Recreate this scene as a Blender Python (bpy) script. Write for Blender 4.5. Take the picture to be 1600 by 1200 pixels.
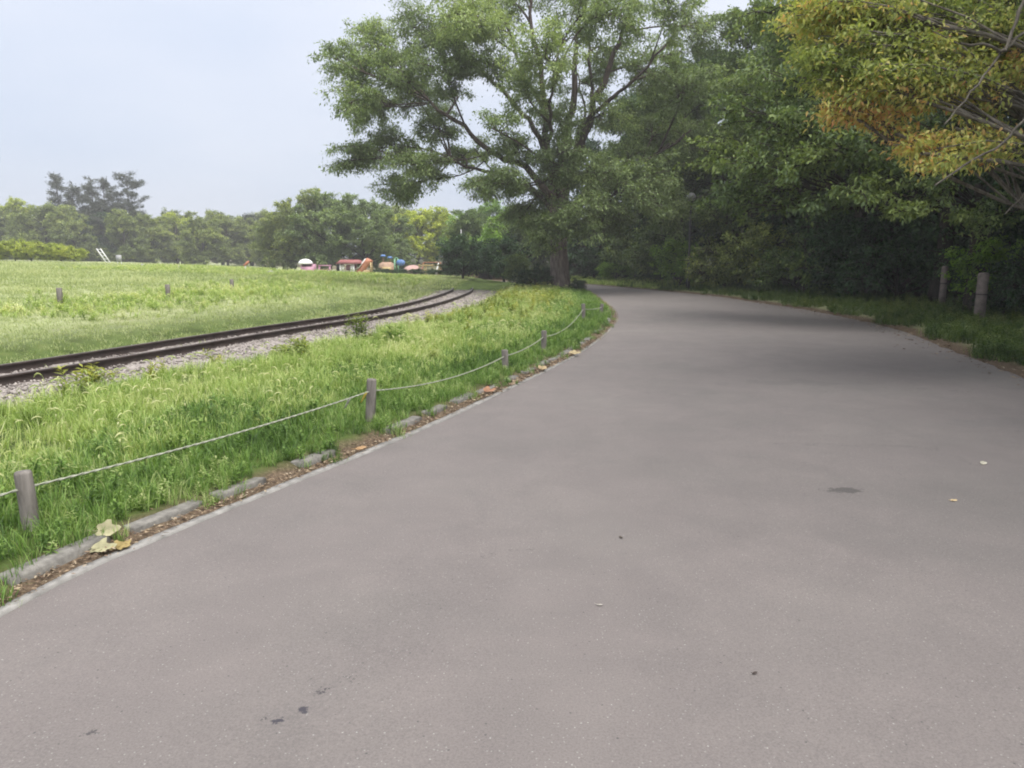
import bpy, math, random
import numpy as np
from mathutils import Vector, Matrix

for o in list(bpy.data.objects):
    bpy.data.objects.remove(o)
random.seed(7)
RNG = np.random.default_rng(11)
S = bpy.context.scene
C = S.collection
R = math.radians

# ------------------------------------------------------------------ camera
cam_d = bpy.data.cameras.new('camera')
cam_d.sensor_width = 36.0
cam_d.lens = 26.2
cam_d.clip_start = 0.05
cam_d.clip_end = 2000
cam = bpy.data.objects.new('camera', cam_d)
C.objects.link(cam)
cam.location = (0, 0, 1.6)
cam.rotation_euler = (R(90 - 9.75), 0, 0)
S.camera = cam

# ------------------------------------------------------------------ sky and sun (overcast)
SUN_EL, SUN_AZ = 66.0, 135.0          # azimuth measured from +Y clockwise: behind the wood, right of the camera
W = bpy.data.worlds.new('World')
S.world = W
W.use_nodes = True
wn, wl = W.node_tree.nodes, W.node_tree.links
wn.clear()
w_out = wn.new('ShaderNodeOutputWorld')
w_bg = wn.new('ShaderNodeBackground')
w_bg.inputs['Strength'].default_value = 0.1
w_sky = wn.new('ShaderNodeTexSky')
w_sky.sky_type = 'NISHITA'
w_sky.sun_disc = False
w_sky.sun_elevation = R(SUN_EL)
w_sky.sun_rotation = R(SUN_AZ)
w_sky.air_density = 1.0
w_sky.dust_density = 3.0
w_tc = wn.new('ShaderNodeTexCoord')
w_map = wn.new('ShaderNodeMapping')
w_map.inputs['Scale'].default_value = (1.0, 1.0, 3.0)
w_noise = wn.new('ShaderNodeTexNoise')
w_noise.inputs['Scale'].default_value = 2.2
w_noise.inputs['Detail'].default_value = 4.0
w_noise.inputs['Roughness'].default_value = 0.45
w_ramp = wn.new('ShaderNodeValToRGB')
w_ramp.color_ramp.elements[0].position = 0.3
w_ramp.color_ramp.elements[0].color = (0.74, 0.80, 0.93, 1)
w_ramp.color_ramp.elements[1].position = 0.72
w_ramp.color_ramp.elements[1].color = (0.92, 0.93, 1.0, 1)
w_gain = wn.new('ShaderNodeVectorMath')
w_gain.operation = 'SCALE'
w_gain.inputs['Scale'].default_value = 2.8
w_mix = wn.new('ShaderNodeMix')
w_mix.data_type = 'RGBA'
w_mix.inputs['Factor'].default_value = 0.93
wl.new(w_tc.outputs['Generated'], w_map.inputs['Vector'])
wl.new(w_map.outputs['Vector'], w_noise.inputs['Vector'])
wl.new(w_noise.outputs['Fac'], w_ramp.inputs['Fac'])
wl.new(w_ramp.outputs['Color'], w_gain.inputs[0])
wl.new(w_sky.outputs['Color'], w_mix.inputs['A'])
w_sep = wn.new('ShaderNodeSeparateXYZ')
wl.new(w_tc.outputs['Generated'], w_sep.inputs['Vector'])
w_el = wn.new('ShaderNodeMapRange')             # an overcast sky is dimmer and bluer towards the horizon
w_el.inputs['From Min'].default_value = 0.0
w_el.inputs['From Max'].default_value = 0.42
w_grad = wn.new('ShaderNodeValToRGB')
w_grad.color_ramp.elements[0].color = (0.63, 0.68, 0.76, 1)
w_grad.color_ramp.elements[1].color = (1.06, 1.05, 1.03, 1)
wl.new(w_sep.outputs['Z'], w_el.inputs['Value'])
wl.new(w_el.outputs['Result'], w_grad.inputs['Fac'])
w_mul = wn.new('ShaderNodeVectorMath')
w_mul.operation = 'MULTIPLY'
wl.new(w_gain.outputs['Vector'], w_mul.inputs[0])
wl.new(w_grad.outputs['Color'], w_mul.inputs[1])
wl.new(w_mul.outputs['Vector'], w_mix.inputs['B'])
wl.new(w_mix.outputs['Result'], w_bg.inputs['Color'])
wl.new(w_bg.outputs['Background'], w_out.inputs['Surface'])

sun_d = bpy.data.lights.new('sun', 'SUN')
sun_d.energy = 1.5
sun_d.angle = R(60)
sun_d.color = (1.0, 0.97, 0.92)
sun = bpy.data.objects.new('sun', sun_d)
C.objects.link(sun)
az, el = R(SUN_AZ), R(SUN_EL)
to_sun = Vector((math.sin(az) * math.cos(el), math.cos(az) * math.cos(el), math.sin(el)))
sun.rotation_euler = to_sun.to_track_quat('Z', 'Y').to_euler()

S.view_settings.view_transform = 'Standard'
S.view_settings.look = 'None'
S.view_settings.exposure = 1.95
S.view_settings.gamma = 1.0
S.view_settings.use_curve_mapping = False
S.render.engine = 'CYCLES'
S.cycles.use_denoising = True
S.cycles.max_bounces = 5
S.cycles.diffuse_bounces = 3
S.cycles.transmission_bounces = 3
S.cycles.volume_bounces = 0
S.cycles.filter_width = 1.95
S.cycles.use_adaptive_sampling = True
S.cycles.adaptive_threshold = 0.025


# ------------------------------------------------------------------ mesh helpers
def mesh_np(name, verts, quads=None, tris=None, attrs=None, smooth=False, mats=()):
    me = bpy.data.meshes.new(name)
    verts = np.asarray(verts, dtype=np.float32).reshape(-1, 3)
    q = np.zeros((0, 4), np.int32) if quads is None else np.asarray(quads, np.int32).reshape(-1, 4)
    t = np.zeros((0, 3), np.int32) if tris is None else np.asarray(tris, np.int32).reshape(-1, 3)
    me.vertices.add(len(verts))
    me.vertices.foreach_set('co', verts.ravel())
    nl = q.size + t.size
    me.loops.add(nl)
    me.loops.foreach_set('vertex_index', np.concatenate([q.ravel(), t.ravel()]).astype(np.int32))
    me.polygons.add(len(q) + len(t))
    st = np.concatenate([np.arange(len(q)) * 4, q.size + np.arange(len(t)) * 3]).astype(np.int32)
    me.polygons.foreach_set('loop_start', st)
    if smooth:
        me.polygons.foreach_set('use_smooth', np.ones(len(q) + len(t), dtype=bool))
    for k, v in (attrs or {}).items():
        a = me.attributes.new(k, 'FLOAT', 'POINT')
        a.data.foreach_set('value', np.asarray(v, np.float32).ravel())
    for m in mats:
        me.materials.append(m)
    me.update(calc_edges=True)
    return me


class MB:
    """collects vertices and quads / tris of one mesh"""
    def __init__(self):
        self.v, self.q, self.t, self.n = [], [], [], 0

    def add(self, v, q=None, t=None):
        v = np.asarray(v, float).reshape(-1, 3)
        if q is not None and len(q):
            self.q.append(np.asarray(q, int).reshape(-1, 4) + self.n)
        if t is not None and len(t):
            self.t.append(np.asarray(t, int).reshape(-1, 3) + self.n)
        self.v.append(v)
        self.n += len(v)

    def box(self, c, s, rz=0.0, bev=0.0, jit=0.0):
        hx, hy, hz = s[0] / 2, s[1] / 2, s[2] / 2
        b = min(bev, hx * .9, hy * .9)
        prof = [(1, 1)] if b <= 0 else None
        if b <= 0:
            ring = [(-hx, -hy), (hx, -hy), (hx, hy), (-hx, hy)]
            v = [(x, y, -hz) for x, y in ring] + [(x, y, hz) for x, y in ring]
            q = [(0, 1, 5, 4), (1, 2, 6, 5), (2, 3, 7, 6), (3, 0, 4, 7), (4, 5, 6, 7), (3, 2, 1, 0)]
        else:
            ring = [(-hx, -hy), (hx, -hy), (hx, hy), (-hx, hy)]
            ring2 = [(-hx + b, -hy + b), (hx - b, -hy + b), (hx - b, hy - b), (-hx + b, hy - b)]
            v = [(x, y, -hz) for x, y in ring] + [(x, y, hz - b) for x, y in ring] + [(x, y, hz) for x, y in ring2]
            q = [(0, 1, 5, 4), (1, 2, 6, 5), (2, 3, 7, 6), (3, 0, 4, 7), (4, 5, 9, 8), (5, 6, 10, 9), (6, 7, 11, 10), (7, 4, 8, 11), (8, 9, 10, 11), (3, 2, 1, 0)]
        v = np.array(v, float)
        if jit:
            v += RNG.normal(0, jit, v.shape)
        cz, sz = math.cos(rz), math.sin(rz)
        v = np.stack([v[:, 0] * cz - v[:, 1] * sz + c[0], v[:, 0] * sz + v[:, 1] * cz + c[1], v[:, 2] + c[2]], 1)
        self.add(v, q)

    def tube(self, pts, rad, n=6, cap=True):
        pts = np.asarray(pts, float)
        k = len(pts)
        rad = np.broadcast_to(np.asarray(rad, float), (k,))
        tg = np.gradient(pts, axis=0)
        tg /= np.linalg.norm(tg, axis=1)[:, None] + 1e-9
        up = np.tile(np.array([0.0, 0.0, 1.0]), (k, 1))
        if np.abs(tg[:, 2]).mean() > 0.8:
            up = np.tile(np.array([1.0, 0.0, 0.0]), (k, 1))
        a = np.cross(tg, up)
        a /= np.linalg.norm(a, axis=1)[:, None] + 1e-9
        b = np.cross(tg, a)
        th = np.arange(n) * 2 * math.pi / n
        v = pts[:, None, :] + rad[:, None, None] * (a[:, None, :] * np.cos(th)[None, :, None] + b[:, None, :] * np.sin(th)[None, :, None])
        idx = np.arange(k * n).reshape(k, n)
        q = np.stack([idx[:-1], np.roll(idx[:-1], -1, 1), np.roll(idx[1:], -1, 1), idx[1:]], -1).reshape(-1, 4)
        v = v.reshape(-1, 3)
        t = None
        if cap:
            v = np.concatenate([v, pts[:1], pts[-1:]])
            i0, i1 = k * n, k * n + 1
            t = [(i0, (j + 1) % n, j) for j in range(n)] + [(i1, (k - 1) * n + j, (k - 1) * n + (j + 1) % n) for j in range(n)]
        self.add(v, q, t)

    def mesh(self, name, mat=None, smooth=False, attrs=None):
        return mesh_np(name, np.concatenate(self.v), np.concatenate(self.q) if self.q else None,
                       np.concatenate(self.t) if self.t else None, attrs, smooth, (mat,) if mat else ())


def link(name, me, parent=None, loc=None, rz=0.0):
    o = bpy.data.objects.new(name, me)
    C.objects.link(o)
    if loc is not None:
        o.location = loc
    o.rotation_euler = (0, 0, rz)
    if parent is not None:
        o.parent = parent
    return o


def tag(o, label=None, cat=None, group=None, kind=None):
    if label:
        o['label'] = label
    if cat:
        o['category'] = cat
    if group:
        o['group'] = group
    if kind:
        o['kind'] = kind
    return o


def thing(name, label, cat, loc, rz=0.0, group=None):
    o = link(name, None, None, loc, rz)
    o.empty_display_size = 0.2
    return tag(o, label, cat, group)


def copy_tree(o, parent=None):
    c = o.copy()
    C.objects.link(c)
    c.parent = parent
    for ch in list(o.children):
        copy_tree(ch, c)
    return c


# ------------------------------------------------------------------ materials
def new_mat(name):
    m = bpy.data.materials.new(name)
    m.use_nodes = True
    nt = m.node_tree
    for n in list(nt.nodes):
        nt.nodes.remove(n)
    out = nt.nodes.new('ShaderNodeOutputMaterial')
    return m, nt, out


def N(nt, typ, **kw):
    n = nt.nodes.new(typ)
    for k, v in kw.items():
        if k in n.inputs.keys():
            n.inputs[k].default_value = v
        else:
            setattr(n, k, v)
    return n


def noise(nt, scale, detail=4.0, rough=0.55, vec=None, dist=0.0):
    n = N(nt, 'ShaderNodeTexNoise', Scale=scale, Detail=detail, Roughness=rough, Distortion=dist)
    if vec is not None:
        nt.links.new(vec, n.inputs['Vector'])
    return n.outputs['Fac']


def ramp(nt, fac, stops, interp='LINEAR'):
    n = nt.nodes.new('ShaderNodeValToRGB')
    cr = n.color_ramp
    cr.interpolation = interp
    while len(cr.elements) < len(stops):
        cr.elements.new(0.5)
    for e, (p, c) in zip(cr.elements, stops):
        e.position = p
        e.color = (*c, 1) if len(c) == 3 else c
    nt.links.new(fac, n.inputs['Fac'])
    return n.outputs['Color']


def mix(nt, fac, a, b, mode='MIX'):
    n = nt.nodes.new('ShaderNodeMix')
    n.data_type = 'RGBA'
    n.blend_type = mode
    for sock, val in (('Factor', fac), ('A', a), ('B', b)):
        if isinstance(val, (int, float)):
            n.inputs[sock].default_value = val
        elif isinstance(val, tuple):
            n.inputs[sock].default_value = (*val, 1) if len(val) == 3 else val
        else:
            nt.links.new(val, n.inputs[sock])
    return n.outputs['Result']


def math_n(nt, op, a, b=0.0, c=None, clamp=False):
    n = nt.nodes.new('ShaderNodeMath')
    n.operation = op
    n.use_clamp = clamp
    for i, v in enumerate((a, b, c)):
        if v is None:
            continue
        if isinstance(v, (int, float)):
            n.inputs[i].default_value = v
        else:
            nt.links.new(v, n.inputs[i])
    return n.outputs[0]


def geo_pos(nt):
    return nt.nodes.new('ShaderNodeNewGeometry').outputs['Position']


def principled(nt, out, col, rough=0.8, spec=0.3, bump=None, bump_d=0.01, bump_s=0.5, metal=0.0):
    p = nt.nodes.new('ShaderNodeBsdfPrincipled')
    if isinstance(col, tuple):
        p.inputs['Base Color'].default_value = (*col, 1)
    else:
        nt.links.new(col, p.inputs['Base Color'])
    p.inputs['Roughness'].default_value = rough
    p.inputs['Specular IOR Level'].default_value = spec
    p.inputs['Metallic'].default_value = metal
    if bump is not None:
        b = nt.nodes.new('ShaderNodeBump')
        b.inputs['Distance'].default_value = bump_d
        b.inputs['Strength'].default_value = bump_s
        nt.links.new(bump, b.inputs['Height'])
        nt.links.new(b.outputs['Normal'], p.inputs['Normal'])
    nt.links.new(p.outputs['BSDF'], out.inputs['Surface'])
    return p


def obj_coord(nt):
    return nt.nodes.new('ShaderNodeTexCoord').outputs['Object']


def plain_mat(name, col, rough=0.6, var=0.25, scale=6.0, spec=0.3, metal=0.0, bump=0.003):
    m, nt, out = new_mat(name)
    f = noise(nt, scale, 5, 0.6, obj_coord(nt))
    lo = tuple(c * (1 - var) for c in col)
    hi = tuple(min(1, c * (1 + var)) for c in col)
    c = ramp(nt, f, [(0.3, lo), (0.7, hi)])
    f2 = noise(nt, scale * 9, 3, 0.6, obj_coord(nt))
    principled(nt, out, c, rough, spec, f2, bump, 0.6, metal)
    return m


def leaf_mat(name, stops, transl=0.3, rough=0.55, obj_var=0.5, k=1.35):
    stops = [(p_, tuple(x_ * k for x_ in c_)) for p_, c_ in stops]
    """leaf colour runs over the stops with a per-leaf tint plus a per-tree shift"""
    m, nt, out = new_mat(name)
    at = N(nt, 'ShaderNodeAttribute', attribute_name='tint')
    oi = nt.nodes.new('ShaderNodeObjectInfo')
    sh = math_n(nt, 'MULTIPLY_ADD', oi.outputs['Random'], obj_var * 0.5, -obj_var * 0.25)
    f = math_n(nt, 'ADD', at.outputs['Fac'], sh, clamp=True)
    c = ramp(nt, f, stops)
    p = nt.nodes.new('ShaderNodeBsdfPrincipled')
    p.inputs['Roughness'].default_value = rough
    p.inputs['Specular IOR Level'].default_value = 0.25
    nt.links.new(c, p.inputs['Base Color'])
    t = nt.nodes.new('ShaderNodeBsdfTranslucent')
    ct = mix(nt, 1.0, c, (1.25, 1.3, 0.7), 'MULTIPLY')
    nt.links.new(ct, t.inputs['Color'])
    ms = nt.nodes.new('ShaderNodeMixShader')
    ms.inputs['Fac'].default_value = transl
    nt.links.new(p.outputs['BSDF'], ms.inputs[1])
    nt.links.new(t.outputs['BSDF'], ms.inputs[2])
    nt.links.new(ms.outputs['Shader'], out.inputs['Surface'])
    return m


def grass_mat(name, stops, patch_scale=0.5, k=1.45):
    stops = [(p_, tuple(min(0.75, x_ * k) for x_ in c_)) for p_, c_ in stops]
    m, nt, out = new_mat(name)
    at = N(nt, 'ShaderNodeAttribute', attribute_name='tint')
    oi = nt.nodes.new('ShaderNodeObjectInfo')
    pn = noise(nt, patch_scale, 4, 0.6, geo_pos(nt))
    a = math_n(nt, 'MULTIPLY_ADD', pn, 1.7, -0.85)
    b = math_n(nt, 'MULTIPLY_ADD', oi.outputs['Random'], 0.4, -0.2)
    f = math_n(nt, 'ADD', at.outputs['Fac'], math_n(nt, 'ADD', a, b), clamp=True)
    c = ramp(nt, f, stops)
    p = nt.nodes.new('ShaderNodeBsdfPrincipled')
    p.inputs['Roughness'].default_value = 0.5
    p.inputs['Specular IOR Level'].default_value = 0.3
    nt.links.new(c, p.inputs['Base Color'])
    t = nt.nodes.new('ShaderNodeBsdfTranslucent')
    nt.links.new(mix(nt, 1.0, c, (1.2, 1.25, 0.8), 'MULTIPLY'), t.inputs['Color'])
    ms = nt.nodes.new('ShaderNodeMixShader')
    ms.inputs['Fac'].default_value = 0.35
    nt.links.new(p.outputs['BSDF'], ms.inputs[1])
    nt.links.new(t.outputs['BSDF'], ms.inputs[2])
    nt.links.new(ms.outputs['Shader'], out.inputs['Surface'])
    return m


def bark_mat(name, lo, hi):
    m, nt, out = new_mat(name)
    mp = N(nt, 'ShaderNodeMapping')
    mp.inputs['Scale'].default_value = (1, 1, 0.22)
    nt.links.new(obj_coord(nt), mp.inputs['Vector'])
    f = noise(nt, 9, 6, 0.65, mp.outputs['Vector'], 0.4)
    c = ramp(nt, f, [(0.32, lo), (0.68, hi)])
    principled(nt, out, c, 0.9, 0.15, f, 0.03, 0.9)
    return m


M = {}
M['bark'] = bark_mat('bark', (0.03, 0.024, 0.02), (0.13, 0.10, 0.088))  # big tree's limbs: bark colour darkened to look silhouetted against the sky
M['bark_bole_lit'] = bark_mat('bark_bole_lit', (0.07, 0.055, 0.048), (0.26, 0.21, 0.19))  # paler copy of the same bark, painting the bole as lit
M['bark_grey'] = bark_mat('bark_grey', (0.08, 0.07, 0.055), (0.26, 0.23, 0.19))
M['bark_dark'] = bark_mat('bark_dark', (0.02, 0.017, 0.014), (0.08, 0.068, 0.055))
M['leaf_main'] = leaf_mat('leaf_main', [(0.0, (0.04, 0.054, 0.024)), (0.5, (0.078, 0.105, 0.045)), (1.0, (0.15, 0.18, 0.075))], 0.35, obj_var=0.0, k=2.4)
M['leaf_wood'] = leaf_mat('leaf_wood', [(0.0, (0.028, 0.045, 0.02)), (0.5, (0.058, 0.084, 0.031)), (1.0, (0.13, 0.16, 0.05))], 0.3, k=2.2)
M['leaf_olive'] = leaf_mat('leaf_olive', [(0.0, (0.04, 0.052, 0.02)), (0.5, (0.085, 0.105, 0.035)), (1.0, (0.19, 0.2, 0.055))], 0.3, k=2.5)
M['leaf_yellow'] = leaf_mat('leaf_yellow', [(0.0, (0.08, 0.1, 0.02)), (0.5, (0.17, 0.2, 0.03)), (1.0, (0.3, 0.3, 0.05))], 0.35, k=2.3)
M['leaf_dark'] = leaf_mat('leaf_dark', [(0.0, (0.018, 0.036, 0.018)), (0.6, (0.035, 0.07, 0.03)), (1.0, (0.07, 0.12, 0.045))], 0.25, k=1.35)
M['leaf_bright'] = leaf_mat('leaf_bright', [(0.0, (0.06, 0.11, 0.02)), (0.5, (0.12, 0.2, 0.035)), (1.0, (0.2, 0.28, 0.06))], 0.35, k=1.76)
M['leaf_autumn'] = leaf_mat('leaf_autumn', [(0.0, (0.08, 0.1, 0.035)), (0.35, (0.15, 0.17, 0.055)), (0.6, (0.25, 0.24, 0.085)), (0.8, (0.27, 0.18, 0.075)), (1.0, (0.25, 0.12, 0.06))], 0.4, obj_var=0.0, k=2.7)
M['needle'] = leaf_mat('needle', [(0.0, (0.025, 0.035, 0.025)), (1.0, (0.075, 0.085, 0.06))], 0.1, k=1.5)


# ------------------------------------------------------------------ plan of the place: road edges, track, terrain heights
def resample(pts, step):
    pts = np.asarray(pts, float)
    # Catmull-Rom through the points, then equal steps
    P = np.concatenate([2 * pts[:1] - pts[1:2], pts, 2 * pts[-1:] - pts[-2:-1]])
    dense = []
    for i in range(1, len(P) - 2):
        t = np.linspace(0, 1, 24, endpoint=False)[:, None]
        p0, p1, p2, p3 = P[i - 1], P[i], P[i + 1], P[i + 2]
        dense.append(0.5 * (2 * p1 + (p2 - p0) * t + (2 * p0 - 5 * p1 + 4 * p2 - p3) * t ** 2 + (3 * p1 - p0 - 3 * p2 + p3) * t ** 3))
    dense = np.concatenate(dense + [pts[-1:]])
    d = np.concatenate([[0], np.cumsum(np.linalg.norm(np.diff(dense, axis=0), axis=1))])
    s = np.linspace(0, d[-1], max(2, int(round(d[-1] / step)) + 1))
    return np.stack([np.interp(s, d, dense[:, i]) for i in range(pts.shape[1])], 1)


LEFT = resample([(-3.2, -4), (-2.75, 0), (-2.3, 3.12), (-2.02, 4.03), (-1.58, 5.05), (-1.24, 5.81), (-0.64, 7.24), (-0.05, 8.86), (0.65, 10.8),
                 (1.34, 13.0), (2.03, 15.7), (2.68, 18.9), (3.06, 22.3), (3.3, 27.1), (3.5, 32.0), (3.5, 35.0), (3.1, 38.0), (2.2, 41.0), (0.8, 44.5), (-1.0, 48.0)], 0.3)
RIGHT = resample([(5.2, -4), (5.7, 2), (6.3, 6.5), (6.84, 9.82), (7.61, 12.95), (8.47, 16.4), (8.84, 21.03), (8.66, 25.3), (8.12, 30.65), (7.08, 34.6),
                  (6.2, 37.4), (5.1, 40.6), (3.7, 44.5), (2.0, 48.4)], 0.3)
TRACK = resample([(-9.6, 0.0), (-8.0, 4.0), (-6.33, 8.9), (-5.72, 10.9), (-4.9, 13.8), (-4.2, 15.9), (-3.5, 18.0), (-2.95, 20.6), (-2.5, 23.9), (-2.18, 28.0), (-2.1, 31.5), (-2.35, 34.5), (-3.2, 37.0), (-4.8, 39.0)], 0.25)


TRACK_E = np.concatenate([[(-14.0, -12.0)], TRACK[TRACK[:, 1] < 33][::3], [(-2.0, 36.0), (-1.5, 50.0), (0.0, 80.0), (5.0, 420.0)]])


def side_dist(poly, x, y):
    """signed distance to a polyline: positive on its left"""
    x, y = np.asarray(x, float).ravel(), np.asarray(y, float).ravel()
    a, b = poly[:-1], poly[1:]
    out = np.full(len(x), 1e9)
    sg = np.ones(len(x))
    for i0 in range(0, len(x), 4000):
        px = np.stack([x[i0:i0 + 4000], y[i0:i0 + 4000]], 1)[:, None, :]
        ab = (b - a)[None]
        t = np.clip(((px - a[None]) * ab).sum(-1) / (ab ** 2).sum(-1), 0, 1)
        v = px - (a[None] + ab * t[..., None])
        d = np.sqrt((v ** 2).sum(-1))
        j = d.argmin(1)
        k = np.arange(len(j))
        cr = ab[0][j, 0] * (px[:, 0, 1] - a[j, 1]) - ab[0][j, 1] * (px[:, 0, 0] - a[j, 0])
        out[i0:i0 + 4000] = d[k, j]
        sg[i0:i0 + 4000] = np.where(cr >= 0, 1, -1)
    return out * sg


LEFT_C, RIGHT_C, TRACK_C = LEFT[::2], RIGHT[::2], TRACK[::2]


def sst(a, b, x):
    t = np.clip((x - a) / (b - a), 0, 1)
    return t * t * (3 - 2 * t)


def bumpy(x, y):
    return (np.sin(x * 1.7 + 0.6 * np.sin(y * 0.9)) * np.cos(y * 1.3 + 0.8 * np.sin(x * 1.1)) * 0.02
            + np.sin(x * 4.1 + y * 2.3) * np.cos(y * 3.7 - x * 1.9) * 0.008)


def ground_z(x, y):
    x, y = np.asarray(x, float).ravel(), np.asarray(y, float).ravel()
    dl = side_dist(LEFT_C, x, y)
    dr = -side_dist(RIGHT_C, x, y)
    dt = side_dist(TRACK_C, x, y)
    road = np.minimum(dl, dr) * 0 + (np.maximum(dl, dr) < 0)
    # left verge and track side
    zl = 0.012 + 0.05 * sst(0.15, 0.30, dl) + 0.08 * sst(0.5, 2.0, dl) + bumpy(x, y) * sst(0.5, 1.5, dl)
    s = np.maximum(side_dist(TRACK_E, x, y) - 1.4, 0)
    th = np.degrees(np.arctan2(x, y))
    r = np.hypot(x, y)
    rc = 45 + 37 * np.clip((-17.0 - th) / 17.0, 0, 1.2)
    mound = 1.27 * (1 - np.exp(-s / 19.0)) * (1 - sst(rc, rc + 13, r) * 0.97)
    zl = zl + mound
    bed = sst(2.3, 1.7, np.abs(dt)) * (y < 42)
    zl = zl * (1 - bed) + 0.03 * bed
    swale = sst(5.0, 1.0, np.abs(dt)) * sst(32.0, 36.5, y) * sst(44, 41, y) * sst(1.2, 2.5, dl)
    zl = zl - 0.42 * swale
    # right verge and wood floor
    zr = 0.01 + 0.09 * sst(0.15, 1.2, dr) + 0.28 * sst(1.0, 6.0, dr) + 0.35 * sst(5, 20, dr) + bumpy(x, y) * 1.5 * sst(0.3, 1.5, dr)
    z = np.where(dr > dl, zr, zl)
    inside = np.maximum(dl, dr)
    z = np.where(inside < 0, -0.05, np.where(inside < 0.12, -0.05 + (z + 0.05) * np.clip(inside / 0.1, 0, 1), z))
    return z


def gz(x, y):
    return float(ground_z([x], [y])[0])


# ------------------------------------------------------------------ ground
def axis(fine0, fine1, step, lo, hi, grow=1.13):
    a = list(np.arange(fine0, fine1 + 1e-6, step))
    s, v = step, fine1
    while v < hi:
        s *= grow
        v += s
        a.append(v)
    s, v = step, fine0
    while v > lo:
        s *= grow
        v -= s
        a.insert(0, v)
    return np.array(a)


gx = axis(-7.5, 10.5, 0.16, -260, 260)
gy = axis(1.5, 38.0, 0.17, -40, 420)
XX, YY = np.meshgrid(gx, gy)
ZZ = ground_z(XX, YY)
gi = np.arange(XX.size).reshape(XX.shape)
gq = np.stack([gi[:-1, :-1], gi[:-1, 1:], gi[1:, 1:], gi[1:, :-1]], -1).reshape(-1, 4)
g_dl = side_dist(LEFT_C, XX, YY)
g_dr = -side_dist(RIGHT_C, XX, YY)
g_dt = side_dist(TRACK_C, XX, YY)
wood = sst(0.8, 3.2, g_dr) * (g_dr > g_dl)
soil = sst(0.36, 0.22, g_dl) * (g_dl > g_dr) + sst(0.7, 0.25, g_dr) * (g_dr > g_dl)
g_de = side_dist(TRACK_E, XX, YY)
rough_grass = sst(4.5, 1.6, np.abs(g_de)) * (g_de > 0) + (g_de <= 0) * (g_dl > g_dr)

m, nt, out = new_mat('ground_grass')
P = geo_pos(nt)
a_soil = N(nt, 'ShaderNodeAttribute', attribute_name='soil').outputs['Fac']
a_wood = N(nt, 'ShaderNodeAttribute', attribute_name='wood').outputs['Fac']
a_rough = N(nt, 'ShaderNodeAttribute', attribute_name='rough')
n1 = noise(nt, 0.16, 5, 0.6, P)
n2 = noise(nt, 2.2, 6, 0.7, P)
n3 = noise(nt, 38, 3, 0.7, P)
lawn = ramp(nt, n1, [(0.3, (0.25, 0.29, 0.14)), (0.5, (0.31, 0.335, 0.175)), (0.72, (0.371, 0.351, 0.213))])
lawn = mix(nt, math_n(nt, 'MULTIPLY', n2, 0.55), lawn, (0.149, 0.208, 0.075))
lawn = mix(nt, math_n(nt, 'MULTIPLY', ramp(nt, n3, [(0.45, (0, 0, 0)), (0.7, (1, 1, 1))]), 0.4), lawn, (0.428, 0.419, 0.263))
rg = ramp(nt, n2, [(0.3, (0.035, 0.05, 0.014)), (0.55, (0.075, 0.11, 0.028)), (0.75, (0.12, 0.14, 0.045))])
col = mix(nt, a_rough.outputs['Fac'], lawn, rg)
sc = ramp(nt, n3, [(0.3, (0.05, 0.036, 0.026)), (0.5, (0.11, 0.08, 0.055)), (0.7, (0.2, 0.15, 0.1))])
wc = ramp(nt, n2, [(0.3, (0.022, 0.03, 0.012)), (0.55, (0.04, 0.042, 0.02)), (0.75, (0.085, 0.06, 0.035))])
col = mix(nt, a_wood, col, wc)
col = mix(nt, a_soil, col, sc)
principled(nt, out, col, 0.95, 0.1, n3, 0.02, 0.7)
M['ground'] = m
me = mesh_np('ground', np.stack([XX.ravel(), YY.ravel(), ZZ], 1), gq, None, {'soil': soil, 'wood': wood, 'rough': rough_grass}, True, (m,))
ground = tag(link('ground', me), kind='structure')

# ------------------------------------------------------------------ road
m, nt, out = new_mat('asphalt')
P = geo_pos(nt)
big = noise(nt, 0.35, 4, 0.55, P)
mid = noise(nt, 2.4, 5, 0.6, P, 0.6)
fine = noise(nt, 120, 3, 0.75, P)
col = ramp(nt, big, [(0.3, (0.150, 0.138, 0.131)), (0.5, (0.168, 0.150, 0.144)), (0.7, (0.178, 0.162, 0.153))])
col = mix(nt, 0.55, col, mix(nt, 1.0, col, ramp(nt, mid, [(0.3, (0.88, 0.88, 0.88)), (0.7, (1.1, 1.09, 1.08))]), 'MULTIPLY'))
col = mix(nt, 0.75, col, mix(nt, 1.0, col, ramp(nt, fine, [(0.3, (0.7, 0.7, 0.71)), (0.7, (1.28, 1.27, 1.25))]), 'MULTIPLY'))


def specks(scale, thr, rnd):
    v = N(nt, 'ShaderNodeTexVoronoi', Scale=scale)
    nt.links.new(P, v.inputs['Vector'])
    near = math_n(nt, 'LESS_THAN', v.outputs['Distance'], thr)
    sep = nt.nodes.new('ShaderNodeSeparateColor')
    nt.links.new(v.outputs['Color'], sep.inputs['Color'])
    some = math_n(nt, 'GREATER_THAN', sep.outputs['Red'], rnd)
    return math_n(nt, 'MULTIPLY', near, some)


col = mix(nt, math_n(nt, 'MULTIPLY', specks(75, 0.23, 0.86), 0.55), col, (0.34, 0.33, 0.31))
col = mix(nt, math_n(nt, 'MULTIPLY', specks(42, 0.14, 0.94), 0.55), col, (0.42, 0.41, 0.39))
col = mix(nt, math_n(nt, 'MULTIPLY', specks(34, 0.15, 0.92), 0.55), col, (0.04, 0.04, 0.045))


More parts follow.
